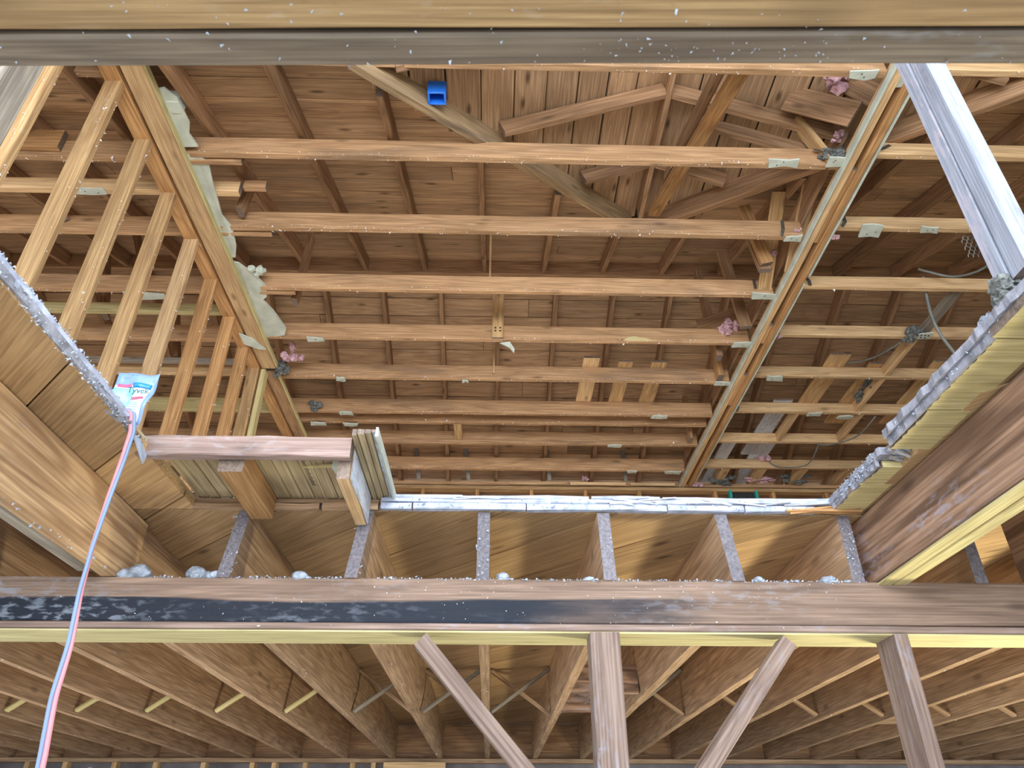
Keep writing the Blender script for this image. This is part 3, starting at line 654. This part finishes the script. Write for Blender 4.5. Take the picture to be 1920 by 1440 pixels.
drywall_rag([(-1.82, 3.95), (-1.74, 4.08), (-1.70, 4.22), (-1.72, 4.32), (-1.76, 4.36), (-1.71, 4.5), (-1.67, 4.72), (-1.70, 4.80), (-1.80, 4.84)], 'widest torn drywall piece, beyond the third ceiling joist at the left')
BX('block_on_plate', -1.86, -1.78, 2.64, 2.72, 3.50, 3.60, 'plas', 'x', label='pale block standing on the left plate near the near beam', cat='block')
blob('plaster_lump', (-1.72, 4.05, 3.51), .035, 'plas', n=4, spread=.04, label='cream plaster lump on the torn drywall', cat='scrap')
blob('insulation_tuft', (-1.72, 5.15, 3.53), .04, 'pink', n=6, spread=.06, rough=.45, label='pink insulation tuft at the end of the tan board', cat='insulation')
blob('fluff_clump', (-1.84, 5.27, 3.49), .035, 'fluff', n=7, spread=.06, rough=.5, label='dark fluff clump where the tan board ends', cat='fluff')
blob('fluff_clump', (-1.68, 6.0, 3.53), .03, 'fluff', n=6, spread=.07, rough=.5, label='grey fluff clump farther along the left plate', cat='fluff')
slab('drywall_scrap', [(-2.03, 4.72, 3.44), (-1.95, 4.80, 3.45), (-1.88, 4.95, 3.45), (-1.93, 4.93, 3.44), (-2.03, 4.86, 3.44)], .012, 'plas', label='torn white scrap lying across the tan board', cat='scrap')

# ------------------------------------------------------------------ right partition: two parallel plates with a dark slot
pl = empty('partition_plate', (2.13, 5, 3.46), label='split top plate of the right partition, two strips with a dark slot between', cat='plate')
BX('plate_strip', 2.070, 2.116, 1.2, 7.6, 3.458, 3.55, 'pine', 'y', parent=pl, seg=14)
BX('plate_strip', 2.152, 2.200, 1.2, 7.6, 3.458, 3.55, 'orange', 'y', parent=pl, seg=14)
BX('slot_shade', 2.095, 2.185, 1.2, 7.6, 3.552, 3.59, 'dark', 'y', parent=pl, seg=6)  # near-black strip painted in for the shade deep in the slot
for (a, b) in ((3.0, 3.62), (4.55, 4.78), (5.25, 5.75)):
    BX('slot_block', 2.118, 2.150, a, b, 3.462, 3.50, 'orange', 'y', parent=pl, seg=2)
BX('drywall_edge', 2.055, 2.067, 1.2, 7.55, 3.454, 3.50, 'plas', 'y', seg=12, jit=.002, label='grey-white drywall edge along the left side of the partition plate', cat='drywall')
BX('drywall_edge', 2.204, 2.216, 1.2, 3.95, 3.452, 3.50, 'plas', 'y', seg=8, jit=.002, label='pale drywall edge along the right side of the partition plate, nearer half', cat='drywall')
BX('drywall_edge', 2.203, 2.213, 4.05, 7.5, 3.456, 3.49, 'plas', 'y', seg=8, jit=.002, label='pale drywall edge along the right side of the partition plate, farther half', cat='drywall')
rightj = [2.38, 2.94, 3.545, 4.15, 4.745, 5.345, 5.955, 6.555, 7.14]
for i, y in enumerate(rightj):
    o = BX('ceiling_joist', 2.225, XR, y-.042, y, ZB, ZB+.10, 'pine', 'x', seg=10, jit=.0015, label=f'pale ceiling joist right of the partition plate, {ORD[i]} from the near beam', cat='joist', group='pale ceiling joists of the right room')
    crumbs(o, [((2.3, y-.02, ZB-.001), (6, y-.02, ZB-.001), (0, .018, .002))], 90, .0065)

# ------------------------------------------------------------------ framing above the partition plate (posts, struts, boards)
def P3(name, a, b, w, h, m, up, lb, cat='strut', **k): return T(name, a, b, w, h, m, up=up, label=lb, cat=cat, **k)
P3('cripple_post', (1.99, 2.98, 3.50), (1.86, 2.98, 3.88), .038, .09, 'stud', (0, 1, 0), 'slim post above the partition, its lit edge pale')
P3('cripple_post', (1.99, 4.28, 3.52), (1.97, 3.60, 3.93), .10, .022, 'stud', (0, 0, 1), 'long pale-edged strut rising toward the camera beside the partition, the left of two')
P3('cripple_post', (2.10, 3.98, 3.52), (2.12, 3.40, 3.88), .10, .022, 'stud', (0, 0, 1), 'long pale-edged strut rising toward the camera beside the partition, the right of two')
P3('cripple_post', (1.90, 3.95, 3.50), (1.86, 3.98, 4.03), .09, .04, 'rafter', (0, 1, 0), 'brown post rising beside the partition over the second joist')
P3('cripple_post', (1.90, 3.90, 3.52), (1.78, 3.80, 3.98), .09, .04, 'orange', (0, 1, 0), 'leaning brown post beside the partition, crossing another')
P3('cripple_post', (1.96, 4.62, 3.5), (1.88, 4.6, 4.28), .09, .04, 'rafter', (0, 1, 0), 'brown post beside the partition behind the third joist')
P3('cripple_post', (1.86, 5.05, 3.5), (1.80, 5.05, 4.45), .05, .09, 'rafter', (0, 1, 0), 'slender brown post left of the partition behind the fourth joist')
P3('cripple_post', (1.95, 5.35, 3.5), (1.92, 5.35, 4.4), .05, .09, 'orange', (0, 1, 0), 'slender orange post left of the partition behind the fourth joist')
P3('cripple_post', (1.95, 6.5, 3.5), (1.95, 6.5, 4.0), .04, .09, 'rafter', (0, 1, 0), 'short post left of the partition behind the sixth joist')
P3('diagonal_strut', (1.345, 2.15, 3.53), (1.16, 3.95, 4.05), .09, .045, 'orange', (0, 0, 1), 'broad brown strut dropping from the cross ridge over the nearest full joist')
P3('diagonal_strut', (1.29, 2.0, 3.63), (1.19, 3.6, 4.08), .04, .09, 'rafter', (0, 0, 1), 'thinner brown strut left of the broad one under the cross ridge')
P3('diagonal_strut', (1.99, 3.05, 3.66), (1.28, 3.10, 4.02), .04, .09, 'rafter', (0, 0, 1), 'brown tie slanting from the cross gable down to the partition posts')
P3('gusset_board', (1.72, 5.05, 3.80), (2.02, 4.85, 3.80), .02, .19, 'rafter', (0, 0, 1), 'wide brown board set crosswise beside the partition')
P3('gusset_board', (1.78, 2.86, 3.95), (2.06, 2.72, 3.62), .02, .16, 'rafter', (0, -.3, 1), 'square brown board tilted above the first full joist at the right', 'board')
P3('gusset_board', (1.98, 2.70, 4.0), (2.22, 2.66, 3.66), .02, .14, 'rafter', (0, -.3, 1), 'second tilted brown board above the first joist, nearer the partition', 'board')
P3('side_board', (2.08, 2.9, 3.74), (2.08, 7.2, 3.74), .02, .20, 'rafter', (0, 0, 1), 'brown board standing on edge along the top of the partition', 'board')
for (x, y, z, r, nb, lb) in ((1.98, 2.66, 3.86, .035, 9, 'large pink insulation tuft between the tilted boards'), (2.03, 2.9, 3.67, .02, 4, 'small pink tuft above the nearest full joist'),
   (1.98, 3.98, 3.70, .022, 4, 'pink tuft on the leaning post'), (1.90, 4.80, 3.62, .035, 9, 'pink insulation clump hanging by the fourth joist near the partition'),
   (2.03, 3.62, 3.55, .018, 3, 'tiny pink tuft by the second joist at the partition'), (2.25, 3.60, 3.50, .02, 4, 'pink-grey tuft right of the partition at the second joist'), (2.24, 4.75, 3.54, .022, 4, 'pink tuft right of the partition at the fourth joist'),
   (2.25, 7.5, 3.5, .03, 6, 'pink tuft at the far end of the partition'), (2.9, 7.06, 3.62, .03, 6, 'pink tuft on the last pale joist'), (1.0, 7.5, 3.55, .02, 4, 'pink tuft on the far wall in the middle room')):
    blob('insulation_tuft', (x, y, z), r, 'pink', n=nb, spread=r*1.5, rough=.5, label=lb, cat='insulation', group='pink insulation tufts')
# rusty hanger straps on joists
def strap(pts, lb):
    o = empty('strap', pts[0], label=lb, cat='strap', group='metal straps on the joists')
    for a, b in zip(pts[:-1], pts[1:]): T('strap_leg', a, b, .022, .003, 'steel', up=(0, -1, .2), parent=o, seg=2, ch=.0005)
strap([(1.90, 2.96, 3.60), (1.99, 2.955, 3.56), (2.06, 2.9, 3.59)][:2]+[(2.06, 2.93, 3.60)], 'rusty strap slanting on the nearest full joist by the partition')
strap([(2.30, 3.495, 3.60), (2.30, 3.495, 3.54), (2.27, 3.50, 3.50)], 'rusty strap on the third pale joist by the partition')
strap([(2.25, 4.10, 3.59), (2.28, 4.10, 3.55), (2.28, 4.10, 3.50)], 'steel strap on the fourth pale joist by the partition')
strap([(2.25, 4.697, 3.60), (2.25, 4.697, 3.53), (2.24, 4.70, 3.495)], 'steel strap on the fifth pale joist by the partition')
strap([(2.27, 5.905, 3.60), (2.27, 5.905, 3.53), (2.25, 5.91, 3.495)], 'steel strap on the seventh pale joist by the partition')
strap([(1.93, 3.592, 3.64), (1.92, 3.592, 3.56), (1.90, 3.60, 3.50)], 'steel strap on the second full joist at the partition')
strap([(1.92, 4.207, 3.64), (1.92, 4.207, 3.55)], 'steel strap on the third full joist at the partition')
strap([(2.26, 2.893, 3.53), (2.33, 2.893, 3.57)], 'bent strap on the second pale joist by the partition')

# boards lying on the ceiling joists
def lying(x0, x1, y0, y1, m, lb, z=3.602, g='boards lying across the joists', sk=0.):
    return T('loose_board', ((x0+x1)/2, y0, z+.01), ((x0+x1)/2+sk, y1, z+.01), x1-x0, .02, m, seg=3, label=lb, cat='board', group=g)
lying(2.86, 3.04, 5.12, 6.15, 'stud', 'loose board across the pale joists with a cracked near end, leftmost of the four')
lying(3.25, 3.45, 5.25, 6.3, 'stud', 'loose board across the pale joists with two nail holes, second from left')
lying(3.80, 4.02, 5.2, 6.3, 'pine', 'wide loose board across the pale joists, third from left')
lying(4.30, 4.48, 5.25, 6.5, 'stud', 'stained loose board across the pale joists, rightmost')
lying(2.62, 2.80, 5.88, 7.0, 'white', 'whitish loose board nearer the partition, its near end rounded', z=3.602)
lying(2.72, 2.92, 6.7, 7.7, 'white', 'broad whitish loose board before the far wall')
lying(2.36, 2.50, 6.68, 7.7, 'white', 'torn whitish board before the far wall beside the partition')
lying(.755, .90, 5.28, 6.15, 'pine', 'pale board with a knot lying on the middle joists, left of three', z=3.642)
lying(1.07, 1.20, 5.33, 6.2, 'stud', 'grey board lying on the middle joists, middle of three', z=3.642)
lying(1.36, 1.50, 5.33, 6.25, 'stud', 'grey board lying on the middle joists, right of three', z=3.642)
for i, (x, y0, y1) in enumerate(((2.83, 5.96, 6.52), (3.45, 5.96, 6.52), (4.12, 5.96, 6.50), (2.45, 7.15, 7.62), (2.85, 7.15, 7.62), (3.3, 7.15, 7.62), (3.8, 7.15, 7.62))):
    BX('spacer', x, x+.04 if i < 3 else x+.09, y0, y1, 3.505, 3.60, 'pine', 'y', seg=2, label=f'short pale spacer between pale joists, {ORD[i]} of seven counted from the camera and left', cat='spacer', group='spacers between pale joists')
sb = BX('hanging_board', 3.37, 3.47, 4.16, 4.72, 3.53, 3.55, 'grey', 'y', seg=4, label='greenish-grey board slung between two pale joists, ending at a perforated plate', cat='board')
BX('hanging_batten', 3.37, 3.41, 4.76, 5.95, 3.505, 3.60, 'pine', 'y', seg=4, label='long pale batten continuing the hanging board toward the far wall', cat='batten')
pp = slab('perforated_plate', [(3.36, 4.66, 3.49), (3.47, 4.64, 3.49), (3.47, 4.72, 3.49), (3.37, 4.735, 3.49)], .008, 'plas', label='pale plate with round holes at the end of the hanging board', cat='plate')
for dx, dy in ((.0, .0), (.03, .005), (-.02, .03), (.015, .035), (-.03, .0)):
    v, f = ico((3.415+dx, 4.675+dy, 3.489), .009, 1, .05, (1, 1, .25)); mesh_obj('hole', v, f, 'dark', pp)
blob('fluff_clump', (3.33, 4.68, 3.52), .03, 'fluff', n=12, spread=.05, rough=.6, label='dark bird-nest-like fluff clump beside the perforated plate', cat='fluff')
blob('fluff_clump', (3.36, 5.62, 3.57), .022, 'fluff', n=16, spread=.07, rough=.6, sc=(.6, 2.2, .6), label='long dark fluff trail on the batten', cat='fluff')
blob('fluff_clump', (2.02, 2.97, 3.54), .028, 'fluff', n=12, spread=.04, rough=.6, sc=(1.6, .8, .6), label='grey fluff clump above the drywall scrap by the partition', cat='fluff')
for i, x in enumerate((2.5, 2.95, 3.35)):
    blob('fluff_clump', (x, 7.45, 3.52), .03, 'fluff' if i != 1 else 'pink', n=10, spread=.07, rough=.6, sc=(2, .8, .6), label=f'debris clump on the far wall plate, {("left", "middle", "right")[i]} of three', cat='fluff', group='debris clumps on the far wall plate')
blob('fluff_clump', (-2.13, 1.98, 3.42), .03, 'fluff', n=10, spread=.03, rough=.6, label='dark fluff ball at the top left under the near beam', cat='fluff')
# hangers in the middle room
h = BX('hanger_board', -.045, .05, 4.805, 4.825, 3.505, 4.15, 'stud', 'z', seg=3, label='flat upright hanger board with four dark holes against the fourth joist', cat='hanger')
for dx, dz in ((-.018, .07), (.022, .07), (-.018, .10), (.022, .10)):
    v, f = ico((.0+dx, 4.804, 3.50+dz), .010, 1, .1, (1.1, .3, .8)); mesh_obj('hole', v, f, 'dark', h)
BX('hanger_strip', -.07, -.055, 4.30, 4.32, 3.66, 4.35, 'pine', 'z', seg=2, label='thin pale hanger strip above the third full joist', cat='hanger')
BX('hanger_strip', -.035, -.02, 5.40, 5.42, 3.55, 4.4, 'pine', 'z', seg=2, label='thin pale hanger strip between the fourth and fifth full joists', cat='hanger')
BX('hanger_block', -.42, -.34, 6.28, 6.60, 3.53, 3.62, 'stud', 'y', seg=2, label='short block between the thin extra joist and the next', cat='block')
slab('torn_scrap', [(.02, 4.86, 3.49), (.10, 4.84, 3.49), (.14, 4.86, 3.43), (.135, 4.87, 3.40), (.10, 4.87, 3.45)], .01, 'plas', (0, 1, 0), label='curled torn drywall scrap dangling under the fourth joist beside the hanger', cat='scrap')
slab('pale_patch', [(1.02, 4.826, 3.507), (1.28, 4.826, 3.507), (1.22, 4.826, 3.525), (1.12, 4.826, 3.55), (1.06, 4.826, 3.54)], .004, 'yell', (0, 1, 0), label='bare pale wood patch split off the lower edge of the fourth joist', cat='chip')
for i, (x, y, z) in enumerate(((-1.7, 3.52, 0), (-1.55, 4.45, 0)  )):
    T('roof_strut', (x, y, 3.55), (x+.03, y, zm(y)-.12), .04, .09, 'rafter', up=(0, 1, 0), label=f'upright strut from the ceiling to the rafters beside the left wall, {("by the second joist", "by the fourth joist", "by the nearest joist")[i]}', cat='strut', group='roof struts by the left wall')
for i, (x, y) in enumerate(((-2.75, 2.75), (-2.9, 3.6), (-2.6, 4.2), (-3.1, 4.7), (-2.75, 5.3))):
    T('roof_strut', (x, y, 3.58), (x-.25, y+.1, zm(y)-.12), .04, .09, 'rafter', up=(0, 1, 0), label=f'brown strut rising behind the studs in the left room, {ORD[i]} from the near beam', cat='strut', group='roof struts of the left room')
BX('strut_foot', -2.98, -2.62, 2.99, 3.03, 3.53, 3.68, 'orange', 'x', label='square-cut orange-brown block hanging by the nearest joist at the far left', cat='block')
# far wall plates, studs
BX('far_top_plate', XL, XR, 7.52, 7.62, 3.46, 3.50, 'ceil', 'x', seg=12, label='upper top plate of the far upstairs wall', cat='plate')
BX('far_top_plate', XL, XR, 7.50, 7.60, 3.40, 3.44, 'stud', 'x', seg=12, label='lower top plate of the far upstairs wall', cat='plate')
for i, (a, b, z) in enumerate(((.15, .8, 3.475), (.83, 1.45, 3.472), (1.5, 2.0, 3.474))):
    BX('lath', a, b, 7.485, 7.50, z-.02, z+.015, 'pine', 'x', label=f'pale lath on the far wall plate, {("left", "middle", "right")[i]} of three', cat='lath', group='laths on the far wall plate')
for i, x in enumerate([-4.4, -3.8, -3.2, -2.6, -1.4, -.8, -.2, .4, 1.0, 1.6, 2.45, 3.1, 3.7, 4.3, 5.0]):
    BX('wall_stud', x-.02, x+.02, 7.51, 7.60, 1.09, 3.398, 'orange', 'z', seg=3, label=f'stud of the far upstairs wall just above the floor edge, {ORD[i]} from the left', cat='stud', group='studs of the far upstairs wall')
for i, x in enumerate((-.9, -.35, .55, 1.4)):
    T('steel_rod', (x, 7.25, 3.9), (x+.05, 7.48, 3.5), .045, .012, 'steel', up=(0, 1, .3), label=f'dull metal strip behind the last joist, {ORD[i]} from the left', cat='strip', group='metal strips behind the last joist')
tb = empty('electrical_box', (2.72, 7.45, 3.36), label='teal electrical box at the foot of the far wall plate', cat='box')
BX('side', 2.58, 2.61, 7.44, 7.50, 3.30, 3.385, 'teal', 'z', parent=tb, seg=2); BX('side', 2.87, 2.90, 7.44, 7.50, 3.30, 3.385, 'teal', 'z', parent=tb, seg=2)
BX('back', 2.61, 2.87, 7.485, 7.50, 3.30, 3.38, 'dark', 'x', parent=tb, seg=2)
bb = empty('blue_box', (-.35, 2.62, 3.60), label='blue plastic electrical box beside the grey valley rafter', cat='box')
for (a, b, c, d) in ((-.405, -.395, 3.545, 3.64), (-.315, -.305, 3.545, 3.64)): BX('side', a, b, 2.58, 2.66, c, d, 'blue', 'z', parent=bb, seg=2)
BX('side', -.405, -.305, 2.58, 2.59, 3.545, 3.64, 'blue', 'x', parent=bb, seg=2); BX('side', -.405, -.305, 2.65, 2.66, 3.545, 3.64, 'blue', 'x', parent=bb, seg=2)
BX('back', -.405, -.305, 2.58, 2.66, 3.64, 3.65, 'blue', 'x', parent=bb, seg=2)
# knot hole, slot hole in the roof boards
v, f = ico((.50, 3.0, zc(.50)+.0), .028, 1, .2, (1, 1, .2)); mesh_obj('knot_hole', v, f, 'dark', label='round dark knot hole in a board of the cross gable', cat='hole')

# ------------------------------------------------------------------ drywall scraps nailed under joists
scr = [ # x, y, z, w, d, label
 (1.70, 3.00, 3.49, .17, .05, 'pale oblong drywall scrap under the nearest full joist'), (2.03, 2.98, 3.485, .13, .07, 'pale drywall scrap under the nearest full joist where it meets the partition'),
 (1.93, 2.40, 3.49, .15, .05, 'pale drywall scrap just under the near beam, left of the partition'), (2.17, 2.42, 3.47, .15, .06, 'green-grey drywall scrap on the top of the partition plate under the near beam'),
 (1.98, 3.63, 3.485, .10, .05, 'small white scrap where the second full joist meets the partition'), (1.97, 4.24, 3.485, .17, .06, 'white scrap where the third full joist meets the partition'),
 (1.98, 4.86, 3.487, .15, .06, 'white scrap where the fourth full joist meets the partition'), (1.99, 5.45, 3.487, .14, .05, 'cream scrap where the fifth full joist meets the partition'),
 (2.47, 3.54, 3.48, .14, .11, 'squarish white scrap under the third pale joist beside the partition'), (2.86, 3.53, 3.49, .12, .05, 'white scrap with two drips under the third pale joist'),
 (3.28, 3.53, 3.49, .12, .06, 'white scrap on the third pale joist beside the skylit post'), (2.42, 5.35, 3.485, .14, .07, 'rounded white scrap under the sixth pale joist'),
 (3.0, 5.97, 3.49, .14, .05, 'left white flake under the seventh pale joist'), (3.3, 5.99, 3.475, .14, .06, 'curled white flake under the seventh pale joist'),
 (-1.46, 4.87, 3.487, .12, .05, 'greenish-grey scrap under the fourth full joist near the left wall'), (-1.36, 5.46, 3.487, .08, .06, 'tilted grey scrap under the fifth full joist at the left'),
 (-1.42, 6.05, 3.487, .13, .05, 'grey scrap under the sixth full joist at the left'), (-1.72, 6.26, 3.487, .15, .05, 'grey scrap at the left end of the thin extra joist'),
 (-1.40, 6.27, 3.487, .13, .05, 'grey scrap on the thin extra joist right of its end'), (1.55, 6.05, 3.487, .16, .05, 'cream scrap under the sixth full joist at the right'),
 (1.20, 6.65, 3.487, .14, .05, 'plaster flake under the joist behind the thin extra one, to the right'), (-.28, 5.46, 3.485, .06, .04, 'small cream flake under the fifth full joist'),
 (1.92, 7.24, 3.48, .17, .06, 'white scrap at the right end of the last joist'), (1.48, 7.25, 3.49, .10, .05, 'plaster flake under the last joist, left of the white scrap'),
 (-2.58, 3.335, 3.50, .22, .05, 'torn silvery scrap under the pale narrow joist among the studs'), (-2.62, 4.34, 3.48, .30, .07, 'long green-white torn flap under the left room joist among the studs')]
for (x, y, z, w, d, lb) in scr:
    a, b = w/2, d/2; J = lambda s=.012: random.uniform(-s, s)
    pts = [(x-a+J(), y-b-.02+J(), z), (x-a*.3, y-b-.02+J(.006), z+J(.004)), (x+a*.4, y-b-.02+J(.006), z), (x+a+J(), y-b-.02+J(), z), (x+a+J(), y+b-.02+J(), z), (x+a*.2, y+b-.02+J(.008), z), (x-a+J(), y+b-.02+J(), z)]
    s = slab('drywall_scrap', pts, .010, 'plas', label=lb, cat='scrap', group='drywall scraps left on the joists')
    for q in range(2):
        v, f = ico((x+random.uniform(-a, a)*.6, y-.02+random.uniform(-b, b)*.5, z-.001), .005, 1, .1, (1, 1, .5)); mesh_obj('nail_head', v, f, 'steel', s)

# ------------------------------------------------------------------ near timbers close to the camera
nb = empty('near_beam', (0, .38, .7), label='thick doubled beam crossing the top of the view, very close', cat='beam')
T('ply', (-2.2, .4075+.062, .70), (2.4, .4075-.067, .70), .032, .155, 'near2', parent=nb, seg=20, jit=.0008, ch=.003)
T('ply', (-2.2, .3695+.061, .702), (2.4, .3695-.066, .702), .036, .155, 'near1', parent=nb, seg=20, jit=.0008, ch=.003)
T('ply', (-2.2, .331+.061, .70), (2.4, .331-.066, .70), .036, .155, 'near1', parent=nb, seg=10, jit=.0008, ch=.003)
po = empty('upright_post', (1.24, 1.28, 1.1), label='post coloured bluish white as if skylit, standing on the floor edge at the upper right', cat='post')
BX('ply', 1.2, 1.27, 1.297, 1.345, 1.093, 3.3, 'postsky', 'z', parent=po, seg=8)
BX('ply', 1.2, 1.255, 1.235, 1.293, 1.13, 3.3, 'postsky', 'z', parent=po, seg=8)
BX('upright_post', -1.30, -1.205, 1.13, 1.225, 1.093, 3.3, 'grey', 'z', seg=8, label='grey blurred post at the upper left corner', cat='post')
blob('debris_clump', (1.215, 1.33, 1.12), .022, 'fluff', n=14, spread=.028, rough=.6, label='grey lint clump at the foot of the skylit post', cat='fluff')
blob('debris_clump', (1.215, 1.42, 1.10), .013, 'rubble', n=8, spread=.018, rough=.5, label='dusty rubble at the floor edge beyond the skylit post', cat='rubble')
# wire mesh scrap
wm = empty('wire_mesh', (1.22, 1.40, 1.30), label='scrap of hexagonal wire mesh sticking out behind the skylit post', cat='wire mesh')
for i in range(5):
    for j in range(6):
        x = 1.18+.013*i+(.0065 if j % 2 else 0); z = 1.27+.012*j; yy = 1.36
        tube('wire', [(x, yy, z), (x+.0065, yy+.002, z+.006), (x+.013, yy, z)], .0012, 'steel', wm, res=4, steps=1)
        tube('wire', [(x, yy, z), (x, yy+.002, z-.008)], .0012, 'steel', wm, res=4, steps=1)

# ------------------------------------------------------------------ cables
tube('cable', [(3.33, 3.50, 3.49), (3.36, 3.62, 3.42), (3.36, 3.80, 3.42), (3.28, 3.98, 3.50), (3.14, 4.04, 3.60), (3.10, 4.06, 3.64)], .009, 'cable', label='grey cable looping from the third to the fourth pale joist', cat='cable')
cb = tube('cable', [(3.16, 4.12, 3.62), (3.19, 4.20, 3.50), (3.20, 4.24, 3.36), (3.24, 4.28, 3.22), (3.32, 4.32, 3.08), (3.36, 4.33, 3.02)], .012, 'cable', label='dark cut cable dangling below the fourth pale joist', cat='cable')
for i in range(4): tube('wire_end', [(3.36, 4.33, 3.03), (3.37+.012*i, 4.335, 2.97-.012*i)], .0035, 'steel', cb, res=5, steps=2)
tube('cable', [(3.28, 4.78, 3.50), (3.20, 5.0, 3.52), (3.14, 5.18, 3.58), (3.08, 5.28, 3.63), (3.0, 5.3, 3.64)], .008, 'cable', label='black cable drooping from the fluff clump to the sixth pale joist', cat='cable')
tube('cable', [(3.60, 5.98, 3.50), (3.50, 6.25, 3.42), (3.30, 6.5, 3.46), (3.18, 6.54, 3.55)], .007, 'cable', label='thin cable sagging between the seventh and eighth pale joists', cat='cable')
tube('cable', [(3.30, 6.56, 3.55), (3.25, 6.85, 3.42), (3.05, 7.05, 3.48), (2.95, 7.1, 3.56)], .007, 'cable', label='thin cable sagging between the eighth and ninth pale joists', cat='cable')

# ------------------------------------------------------------------ hose hanging over the left floor edge
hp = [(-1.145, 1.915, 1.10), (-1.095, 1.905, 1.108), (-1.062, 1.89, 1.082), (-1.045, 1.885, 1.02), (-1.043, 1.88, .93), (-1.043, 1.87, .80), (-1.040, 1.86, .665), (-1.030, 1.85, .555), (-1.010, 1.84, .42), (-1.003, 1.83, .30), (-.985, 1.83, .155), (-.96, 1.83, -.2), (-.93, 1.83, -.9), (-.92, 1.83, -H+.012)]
hose = empty('hose', (-.92, 1.83, -H), label='pink rubber hose with a thinner blue-grey line twisted round it, hanging over the left floor edge to the ground', cat='hose')
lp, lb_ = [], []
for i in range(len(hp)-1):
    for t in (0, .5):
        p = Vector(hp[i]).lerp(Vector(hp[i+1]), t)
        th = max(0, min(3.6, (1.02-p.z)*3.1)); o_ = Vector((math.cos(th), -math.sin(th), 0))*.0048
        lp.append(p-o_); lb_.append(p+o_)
tube('hose_line', lp, .0062, 'hose', hose, res=12, steps=4, label='pink line'); tube('hose_line', lb_, .0048, 'hoseb', hose, res=12, steps=4, label='blue-grey line')  # thinner blue-grey line twists round the pink one

bpy.context.view_layer.update()
# ------------------------------------------------------------------ plastic bag with printed label
O = Vector((-1.117, 1.905, 1.060)); U = Vector((.98, .05, -.02)).normalized(); Vv = Vector((-.10, -.12, 1)).normalized()
NN = U.cross(Vv).normalized()      # toward +y/away ; camera side is the -NN or NN
if NN.y > 0: NN = -NN
bag = empty('plastic_bag', O, label='clear plastic bag with a white and blue printed label tucked at the floor edge', cat='bag')
def BP(u, v, d=0.): return O+U*u*.93+Vv*v*1.14+NN*d
def crinkle(u, v): return .006*math.sin(u*70+v*31)+.004*math.sin(v*95-u*40)
def sheet(name, outline, d, m, nu=10, nv=12, th=.0012):
    """outline: function v-> (u0,u1); grid sheet with real thickness"""
    vs, fs = [], []
    v0, v1, fn = outline
    for s in (0, 1):
        for j in range(nv+1):
            v = v0+(v1-v0)*j/nv; a, b = fn(v)
            for i in range(nu+1):
                u = a+(b-a)*i/nu; vs.append(BP(u, v, d+crinkle(u, v)-s*th))
    W = nu+1; n0 = W*(nv+1)
    for j in range(nv):
        for i in range(nu):
            q = (j*W+i, j*W+i+1, (j+1)*W+i+1, (j+1)*W+i); fs.append(q); fs.append(tuple(x+n0 for x in q[::-1]))
    for i in range(nu):
        fs.append((i+1, i, i+n0, i+1+n0)); t = nv*W; fs.append((t+i, t+i+1, t+i+1+n0, t+i+n0))
    for j in range(nv):
        fs.append((j*W, (j+1)*W, (j+1)*W+n0, j*W+n0)); e = j*W+nu; fs.append((e+W, e, e+n0, e+W+n0))
    o = mesh_obj(name, vs, fs, m, bag)
    for p in o.data.polygons: p.use_smooth = True
    return o
def bo(v): t = v/.145; return (-.004+.0*t-.012*math.sin(t*3), .074+.053*t)
sheet('film', (0, .145, bo), 0, 'bagfilm')
sheet('label_panel', (.004, .108, lambda v: (bo(v)[0]+.003, bo(v)[1]-.012)), .003, 'label')
sheet('cyan_panel', (.035, .098, lambda v: (bo(v)[0]+.004, .026+.05*(v-.035)/.063*.5)), .0048, 'bagcyan', 5, 6)
sheet('blue_band', (.100, .113, lambda v: (.048, bo(v)[1]-.012)), .0048, 'bagblue', 8, 3)
sheet('pink_band', (.102, .112, lambda v: (bo(v)[0]+.010, .044)), .0048, 'bagpink', 5, 3)
sheet('pink_lines', (.070, .0725, lambda v: (.034, .084)), .0052, 'bagpink', 6, 1)
sheet('pink_lines', (.074, .0765, lambda v: (.036, .082)), .0052, 'bagpink', 6, 1)
for vv, ua, ub in ((.062, .034, .06), (.056, .034, .066), (.048, .03, .07), (.040, .03, .062), (.026, .026, .06)):
    sheet('small_print', (vv, vv+.0014, lambda v, ua=ua, ub=ub: (ua, ub)), .0052, 'bagcyan', 5, 1)
def text(s, size, org, ud, vd, nd, m, parent, name='lettering', ext=.0004):
    cu = bpy.data.curves.new('txt', 'FONT'); cu.body = s; cu.size = size; cu.extrude = ext; cu.offset = .0003
    to = bpy.data.objects.new('txt', cu); COL.objects.link(to); bpy.context.view_layer.update()
    me = bpy.data.meshes.new_from_object(to.evaluated_get(bpy.context.evaluated_depsgraph_get()))
    bpy.data.objects.remove(to); me.name = name; me.materials.clear()
    o = link(name, me, M[m], parent); mw = Matrix((ud, vd, nd)).transposed().to_4x4(); mw.translation = Vector(org)+Vector((0, 0, H))
    place(o, mw, parent); return o
Vp = (Vv-U*Vv.dot(U)).normalized()
text('Tyvek', .0255, BP(.036, .080, .021), U, Vp, U.cross(Vp), 'ink', bag)
crumbs(nb, [((-.5, .40, .621), (.5, .385, .621), (0, .03, .0006))], 90, .0022, 'plaster_dust')
crumbs(nb, [((.08, .405, .621), (.30, .40, .621), (.03, .010, .0006))], 60, .0018, 'plaster_dust')
